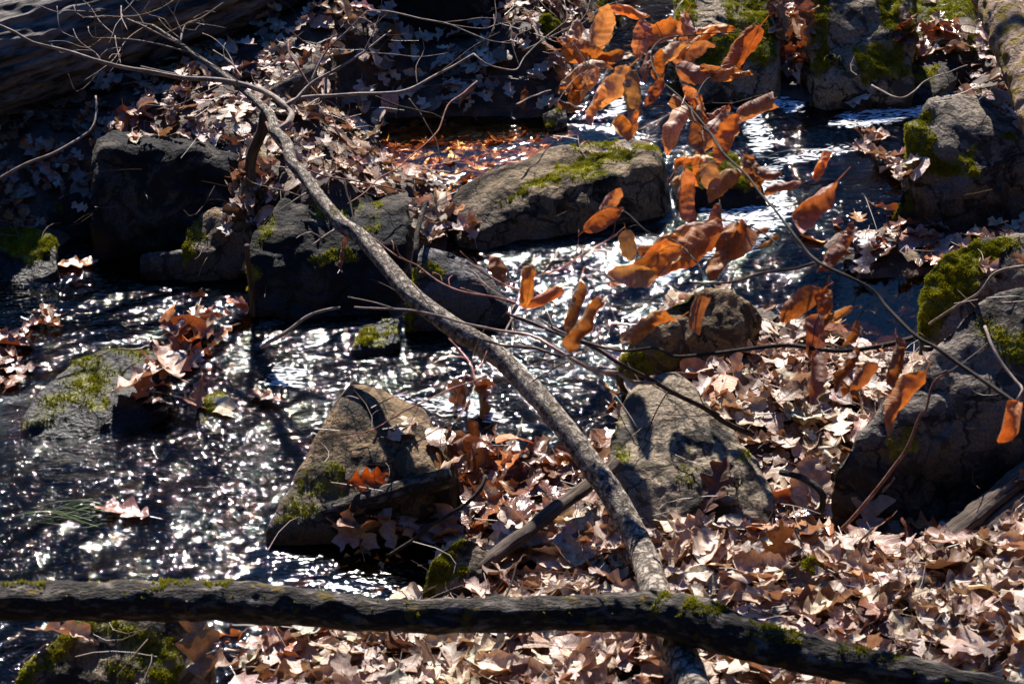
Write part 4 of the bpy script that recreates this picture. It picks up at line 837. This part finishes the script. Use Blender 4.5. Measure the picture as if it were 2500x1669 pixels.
stick('right_edge_twig', [(2404,795,.75),(2420,840,.74),(2450,890,.73),(2480,930,.72),(2497,950,.72),(2480,980,.7)], .004, .003, 'thin pale twig hanging over the large grey boulder by the right edge', M_TWIG, False, cat='twig')
stick('ledge_twig', [(2500,650,.7),(2430,668,.66),(2390,715,.6),(2330,750,.52),(2268,790,.42)], .005, .003, 'twig lying across the moss blanketed boulder', M_TWIG, False, cat='twig')
# red budded saplings over the middle
def budtwig(parent, pts, r0, r1, m=M_RTWIG, side=3, seed=1):
    r_ = np.random.default_rng(seed); P = pz(pts); o = np.array(parent.location)
    _, C, r = child_tube(parent, P, list(np.linspace(r0, r1, len(P))), m, 'branch', sides=7, step=.02, rough=.12, freq=60, jit=.004)
    for i in range(side):
        k = int(r_.uniform(.15, .95) * (len(C) - 2)); d = C[k + 1] - C[k]; d /= np.linalg.norm(d); a = r_.normal(0, 1, 3); v = d * .6 + (a - d * (a @ d)) * .5; v /= np.linalg.norm(v); L_ = r_.uniform(.04, .13)
        child_tube(parent, [C[k], C[k] + v * L_ * .5 + r_.normal(0, .006, 3), C[k] + v * L_ + r_.normal(0, .01, 3)], [r1 * .8, r1 * .6, r1 * .55], m, 'twig', sides=5, step=.02, rough=.1)
sap = empty('budded_sapling', at(1670, 972, .5), 'fine bare sapling with reddish budded twigs reaching left across the diagonal trunk', 'sapling')
SAP = [([(1839,1061,.3),(1767,1029,.36),(1714,993,.42),(1670,972,.46),(1599,933,.52),(1509,886,.6),(1456,850,.64),(1384,825,.68),(1295,786,.72),(1238,765,.74)], .0085, .003, M_DTWIG, 5),
 ([(1599,934,.52),(1545,933,.54),(1509,911,.57),(1456,904,.6),(1402,879,.64),(1349,847,.68),(1295,818,.7),(1205,804,.72),(1134,790,.74),(1080,772,.75),(1002,757,.76),(866,750,.76)], .005, .0025, M_TWIG, 3),
 ([(1259,740,.74),(1205,725,.75),(1134,714,.76),(1080,693,.76),(1016,647,.78),(973,629,.8),(912,582,.82)], .0035, .002, M_RTWIG, 7),
 ([(1359,743,.7),(1313,714,.72),(1252,704,.74),(1188,672,.76),(1148,643,.78)], .004, .002, M_RTWIG, 6),
 ([(1250,740,.74),(1190,700,.76),(1152,661,.78),(1098,632,.8)], .002, .0013, M_TWIG, 3),
 ([(1285,700,.75),(1302,679,.76),(1366,657,.78),(1420,622,.8),(1509,571,.84)], .0028, .0018, M_RTWIG, 6),
 ([(1188,915,.55),(1152,933,.54),(1098,950,.53),(1045,976,.52),(980,1004,.5),(937,1033,.48),(891,1056,.46),(830,1051,.46)], .0025, .0015, M_RTWIG, 3),
 ([(1159,940,.54),(1141,979,.52),(1116,1026,.5),(1045,1061,.47),(1012,1097,.45)], .002, .0013, M_RTWIG, 2),
 ([(1160,940,.54),(1150,890,.56),(1120,850,.58),(1095,825,.6)], .003, .002, M_RTWIG, 4),
 ([(1420,860,.66),(1370,870,.66),(1310,850,.66),(1240,845,.66),(1180,830,.67)], .0035, .003, M_DTWIG, 4),
 ([(1230,820,.7),(1250,780,.72),(1290,720,.74),(1330,690,.76)], .003, .002, M_TWIG, 3),
 ([(1300,930,.5),(1350,900,.54),(1420,860,.58),(1480,820,.62)], .002, .0015, M_DTWIG, 3),
 ([(1630,955,.5),(1600,1010,.46),(1560,1100,.4)], .002, .0015, M_DTWIG, 1)]
for i, (P_, r0, r1, m_, sd_) in enumerate(SAP): budtwig(sap, P_, r0, r1, m_, sd_, 40 + i)
# --- twigs over the upper leaf bank
for i, (P_, lab, m_) in enumerate([([(1165,195,.5),(1130,225,.5),(1095,262,.48),(1060,330,.44),(980,400,.42),(900,460,.42),(850,500,.42)], 'thin red twig slanting from the huge boulder down over the leaf bank', M_RTWIG),
 ([(1000,240,.5),(1040,300,.45),(1065,350,.4),(1075,400,.36)], 'short dark twig standing in the edge of the amber pool', M_DTWIG),
 ([(650,300,.6),(700,380,.6),(760,420,.58),(860,440,.56),(990,470,.5)], 'long thin twig crossing behind the trunk above the broad dark boulder', M_RTWIG),
 ([(700,100,.8),(712,140,.78),(748,200,.72),(790,250,.68),(830,330,.62)], 'straight thin stem rising through the upper leaf bank', M_RTWIG),
 ([(915,235,.56),(980,262,.52),(1050,275,.46),(1090,300,.42)], 'small dark stick lying on top of the leaf bank', M_DTWIG),
 ([(840,440,.5),(855,500,.46),(868,560,.42)], 'upright thin stem in front of the broad dark boulder', M_DTWIG),
 ([(1260,255,.42),(1290,240,.4),(1345,220,.36)], 'forked twig lying near the falling water', M_TWIG),
 ([(2130,1290,.2),(2110,1310,.2),(2095,1330,.17),(2100,1400,.12)], 'dark twig stuck in the leaves under the large grey boulder', M_DTWIG),
 ([(1230,1480,.3),(1245,1430,.32),(1262,1375,.34)], 'thin dark stem standing on the bank behind the long log', M_DTWIG),
 ([(2130,205,.5),(2200,240,.5),(2260,200,.5),(2360,160,.5)], 'pale twig snagged beside the wet rock slab', M_TWIG),
 ([(2290,1000,.5),(2300,1040,.5)], 'x', M_TWIG)][:-1]):
    ob, _, _ = tube(pz(P_), list(np.linspace(.0035, .002, len(P_))), m_, 'twig', sides=7, step=.015, rough=.15, freq=50, jit=.01); tag(ob, lab, 'twig')
# ------------------------------------------------------------------ hanging leafy branch
HC = []
HB = empty('leafy_branch', at(2500, 997, 1.0), 'dark forked branch with curled orange leaves hanging across the right half', 'branch')
for P_, r0, r1 in [([(2640,1080,.95),(2500,997,1.),(2375,910,1.02),(2290,850,1.04),(2235,820,1.05),(2170,755,1.07),(2120,700,1.08),(2000,640,1.1),(1950,590,1.1),(1921,547,1.1),(1860,475,1.1),(1817,422,1.1),(1767,375,1.1),(1730,320,1.1),(1670,247,1.1),(1617,200,1.1),(1592,161,1.1),(1588,125,1.1)], .0052, .0018),
 ([(2228,824,1.05),(2160,843,1.03),(2071,856,1.),(1982,850,.98),(1928,843,.97),(1803,854,.95),(1660,870,.92),(1599,850,.9),(1520,856,.88),(1431,836,.86),(1350,800,.84)], .0065, .003),
 ([(1990,640,1.1),(1940,655,1.08),(1860,665,1.06),(1780,690,1.04),(1690,690,1.02)], .0035, .002),
 ([(1767,375,1.1),(1740,330,1.1),(1700,300,1.1),(1690,260,1.1),(1720,200,1.1),(1735,190,1.1)], .003, .002),
 ([(1740,252,1.1),(1790,252,1.1),(1850,235,1.1),(1890,226,1.1)], .0022, .0015),
 ([(1588,125,1.1),(1620,95,1.1),(1700,85,1.1),(1800,78,1.1),(1877,60,1.1)], .0025, .0015),
 ([(1592,161,1.1),(1560,175,1.1),(1500,180,1.1),(1440,170,1.1)], .0022, .0015),
 ([(2311,905,1.02),(2270,922,1.01),(2240,918,1.)], .003, .002), ([(1700,640,1.1),(1650,590,1.1),(1590,570,1.1),(1530,520,1.1),(1500,505,1.1)], .002, .0015),
 ([(1350,805,.84),(1330,750,.88),(1290,700,.92),(1250,690,.94)], .0025, .002), ([(1900,600,1.1),(1850,560,1.1),(1780,540,1.1),(1700,540,1.1)], .0025, .0015)]:
    _, hc_, _ = child_tube(HB, pz(P_), list(np.linspace(r0, r1, len(P_))), M_DTWIG, 'branch', sides=8, step=.02, rough=.12, freq=50, jit=.004); HC.append(hc_)
HC = np.concatenate(HC)
O, B_, P3 = (.6, .31, .12), (.38, .22, .13), (.6, .42, .3)
HL = [(1465,70,115,-65,P3),(1530,30,90,5,O),(1438,132,110,15,O),(1491,143,95,-10,B_),(1420,172,110,-20,P3),(1434,204,75,-50,P3),(1402,222,70,100,O),(1395,257,60,10,B_),(1499,229,125,130,P3),(1541,250,125,100,P3),(1524,315,60,70,O),(1599,229,70,125,B_),
 (1563,97,85,100,P3),(1617,82,120,-20,O),(1634,132,100,-30,P3),(1671,89,100,100,P3),(1746,75,80,-5,O),(1814,136,130,115,O),(1774,182,60,160,O),(1690,122,90,-25,P3),(1699,175,75,10,B_),(1692,243,70,50,P3),(1645,297,115,110,P3),(1846,265,95,150,P3),
 (1714,279,70,60,O),(1753,275,55,160,B_),(1742,329,115,120,P3),(1778,343,110,115,O),(1689,386,80,-20,O),(1674,475,120,80,P3),(1696,425,65,100,O),(1771,436,115,130,B_),(1846,422,85,60,B_),(2010,408,75,120,O),(1910,454,75,-20,B_),(1982,500,135,130,B_),
 (1475,535,90,-30,B_),(1535,600,62,80,P3),(1552,657,110,145,O),(1606,597,85,-20,O),(1617,647,115,140,O),(1696,597,160,140,O),(1767,604,150,110,O),(1803,586,95,130,O),(1853,564,55,160,O),(1700,550,95,-20,P3),
 (1284,704,90,100,O),(1334,736,80,150,O),(1399,750,110,105,B_),(1427,797,130,120,B_),(1581,800,125,155,O),(1710,768,80,100,B_),(2046,622,110,140,B_),(1953,743,105,140,O),(2003,765,110,105,O),(2039,772,75,150,P3),(1989,822,90,100,B_),
 (1993,915,125,100,B_),(2064,900,100,115,B_),(2114,929,80,130,B_),(2182,886,110,95,B_),(2204,979,140,125,O),(2465,1029,90,115,O),(2080,815,60,120,B_)]
HL += [(p[0] + rng.normal(0, 34), p[1] + rng.normal(0, 26), p[2] * rng.uniform(.6, .95), p[3] + rng.normal(0, 40), (B_, P3, O)[int(rng.integers(3))]) for p in HL[:34:2] + HL[36:48:2]]
for i, (px, py, ln, ang, col) in enumerate(HL):
    r_ = np.random.default_rng(700 + i); wide = ln < 100 and r_.random() < .35 or (px, py) in ((1284,704),(1334,736),(1535,600))
    V, F, UV = leaf_tmpl('round' if wide else 'beech', r_, 31, 6, (r_.uniform(.8, 3.), r_.uniform(-1.6, 1.6), r_.normal(0, .6)))
    P = at(px, py, 1.08 if py < 700 else 1.0 + .0 * px); dist = np.linalg.norm(P - [0, 0, CAMH]); s_ = ln * K * dist * 1.27
    right = np.array([1., 0, 0]); up = np.array([0, sp, cp]); fw = np.array([0, cp, -sp]); a = R(-ang)
    xax = right * math.cos(a) + up * math.sin(a) + fw * r_.normal(0, .25); xax /= np.linalg.norm(xax)
    zax = -fw + r_.normal(0, .35) * np.cross(fw, xax); zax -= xax * (zax @ xax); zax /= np.linalg.norm(zax)
    if r_.random() < .5: zax = -zax
    M = np.stack([xax, np.cross(zax, xax), zax], 1)
    c = np.clip(np.array(col) * r_.uniform(.65, 1.25) * (1 + r_.normal(0, .06, 3)), 0, .8); V = V @ (M * s_).T + P - np.array(HB.location)
    base = V[6] + np.array(HB.location); dd = np.linalg.norm(HC - base, axis=1); j = int(dd.argmin()); TI = np.tile(c, (len(V), 1))
    if dd[j] < .3:                                   # the leaf's own stalk, reaching back to its twig
        a_, b_ = base, HC[j]; n0 = len(V); SV = []
        for t in np.linspace(0, 1, 6):
            p_ = a_ * (1 - t) + b_ * t + np.array([0, 0, .03 * math.sin(math.pi * t) * min(1, dd[j] * 8)])
            for th in (0, 2.09, 4.19): SV.append(p_ + .0011 * np.array([math.cos(th), 0, math.sin(th)]) - np.array(HB.location))
        V = np.concatenate([V, SV]); UV = np.concatenate([UV, np.zeros((18, 2))]); TI = np.concatenate([TI, np.tile([.07, .045, .03], (18, 1))])
        F = np.concatenate([F, [[n0 + k * 3 + q_, n0 + k * 3 + (q_ + 1) % 3, n0 + k * 3 + 3 + (q_ + 1) % 3, n0 + k * 3 + 3 + q_] for k in range(5) for q_ in range(3)]])
    link('leaf', mesh('leaf', V, F, M_BEECH, uv=UV, attrs={'tint': TI}), HB)
# rolled leaf on the bent twig
special(843, 752, 80, .12, (.4, .22, .14), 'dark rolled leaf curled like a fist on the end of the bent twig', curl=(4.5, 1.2, .4), pitch=-50, up=.2, seed=30)

# ------------------------------------------------------------------ unseen evergreens added round the clearing to block sky light and its reflection
def needle_mat():
    m, nt, b, N, L = mat('evergreen needles'); g = N('NewGeometry').outputs['Position']
    n = tex(N, L, 'TexNoise', g, 2.5); c = mixc(N, L, ramp_out(N, L, n, .35, .7), (.018, .03, .012), (.045, .06, .02)); L(c, b.inputs['Base Color']); b.inputs['Roughness'].default_value = .7
    return m
M_NEEDLE = needle_mat()
def crown_mesh(z0, z1, rad, n, r_):
    t = r_.random(n) ** .8; z = z0 + (z1 - z0) * t; rr = rad * (1 - t) ** .8 * (.8 + .4 * r_.random(n)) * np.sqrt(r_.uniform(.05, 1, n)); th = r_.uniform(0, 6.28, n)
    z = z - rr * .25; P = np.stack([rr * np.cos(th), rr * np.sin(th), z], 1); out = np.stack([np.cos(th), np.sin(th), -.3 + r_.normal(0, .25, n)], 1); sd_ = np.stack([-np.sin(th), np.cos(th), r_.normal(0, .3, n)], 1)
    L_ = r_.uniform(.25, .6, n)[:, None]; W_ = L_ * .38
    V = np.stack([P - out * L_ * .4 - sd_ * W_ * .3, P - sd_ * W_, P + out * L_, P + sd_ * W_], 1).reshape(-1, 3)
    return mesh('crown', V, np.arange(len(V)).reshape(-1, 4), M_NEEDLE, False)
def evergreen(x, y, z0, z1, rad, n, label, seed, tr=.16):
    r_ = np.random.default_rng(seed); zg = float(zterr(np.array([x]), np.array([y]), False)[0]); t_ = empty('added_evergreen', (x, y, zg), label, 'tree', 'added evergreens round the clearing')
    link('crown', crown_mesh(z0 - zg, z1 - zg, rad, n, r_), t_)
    tube([np.array([0, 0, -.2]), np.array([.05, 0, (z1 - zg) * .4]), np.array([0, .1, (z1 - zg) * .96])], [tr, tr * .7, .03], M_RIDGE, 'trunk', sides=14, step=.25, rough=.08, freq=4, parent=t_, origin=np.zeros(3))
    return t_
LB = 'unseen evergreen tree added round the stream clearing to block sky light'
for i, (x, y, h, rd) in enumerate([(-3.5,-3,13,2.6),(1,-4.5,15,3),(5,-2.5,13,2.6),(-7.5,-1,14,3),(8,1,14,3),(-1.5,-8,17,3.4),(4,-9,17,3.4),(-6.5,-7,17,3.4),(9.5,-6,17,3.6),(-8.5,3.5,14,2.8),(-9.5,9,14,3),(7.5,6,14,2.8),(8.5,11,14,3),(9.5,16,15,3.2),(-12,14,15,3.2),(6.5,19,14,2.8),(11,21,17,3.5)]):
    evergreen(x, y, .8 + max(0, y - 11) * .6, h, rd, 4200, LB, 900 + i)

for i, (x, y, z1) in enumerate([(-8,23,13),(-5,24,11.5),(-2.2,25,12),(.4,23,10.5),(3,25,12.5),(5.5,24,14),(-6.5,28,14.5),(-3.6,29,14),(-.8,28,13.6),(1.8,29,14.5),(4.5,28,15),(-10.5,25,15),(9,25,17)]):
    zg = float(zterr(np.array([x]), np.array([float(y)]), False)[0])
    evergreen(x, y, zg + .3, z1, 2.1, 3000, LB, 960 + i)

# an unseen bare tree added uphill so its limbs dapple the stream with soft shadow
bt_ = empty('added_bare_tree', (3.6, 12.6, float(zterr(np.array([3.6]), np.array([12.6]), False)[0])), 'unseen bare tree added uphill, long limbs dappling the stream with shadow', 'tree')
o_ = np.array(bt_.location); r_ = np.random.default_rng(5)
tube([o_ - [0, 0, .2], o_ + [.1, 0, 3], o_ + [0, .2, 7], o_ + [-.3, .3, 11]], [.17, .15, .1, .04], M_BIRCH, 'trunk', sides=20, step=.1, rough=.05, freq=8, parent=bt_, origin=o_)
for i in range(9):
    h_ = r_.uniform(2.6, 8.5); e_ = np.array([r_.uniform(-6.5, -1.2), r_.uniform(-1.2, 1.6), r_.uniform(.2, 1.8)]); b_ = o_ + [0, .1, h_]; md_ = b_ + e_ * .5 + r_.normal(0, .25, 3)
    _, C_, _ = tube([b_, b_ + e_ * .2 + [0, 0, .1], md_, b_ + e_ * .8 + r_.normal(0, .2, 3), b_ + e_], [.045, .038, .03, .02, .01], M_BIRCH, 'limb', sides=7, step=.15, rough=.05, freq=8, parent=bt_, origin=o_)
    for k in range(4):
        j = int(r_.uniform(.25, .9) * len(C_)); v_ = e_ / np.linalg.norm(e_) * .6 + r_.normal(0, .5, 3); L_ = r_.uniform(.5, 1.6)
        tube([C_[j], C_[j] + v_ * L_ * .5 + r_.normal(0, .06, 3), C_[j] + v_ * L_], [.016, .011, .005], M_BIRCH, 'branch', sides=5, step=.15, rough=.05, freq=8, parent=bt_, origin=o_)
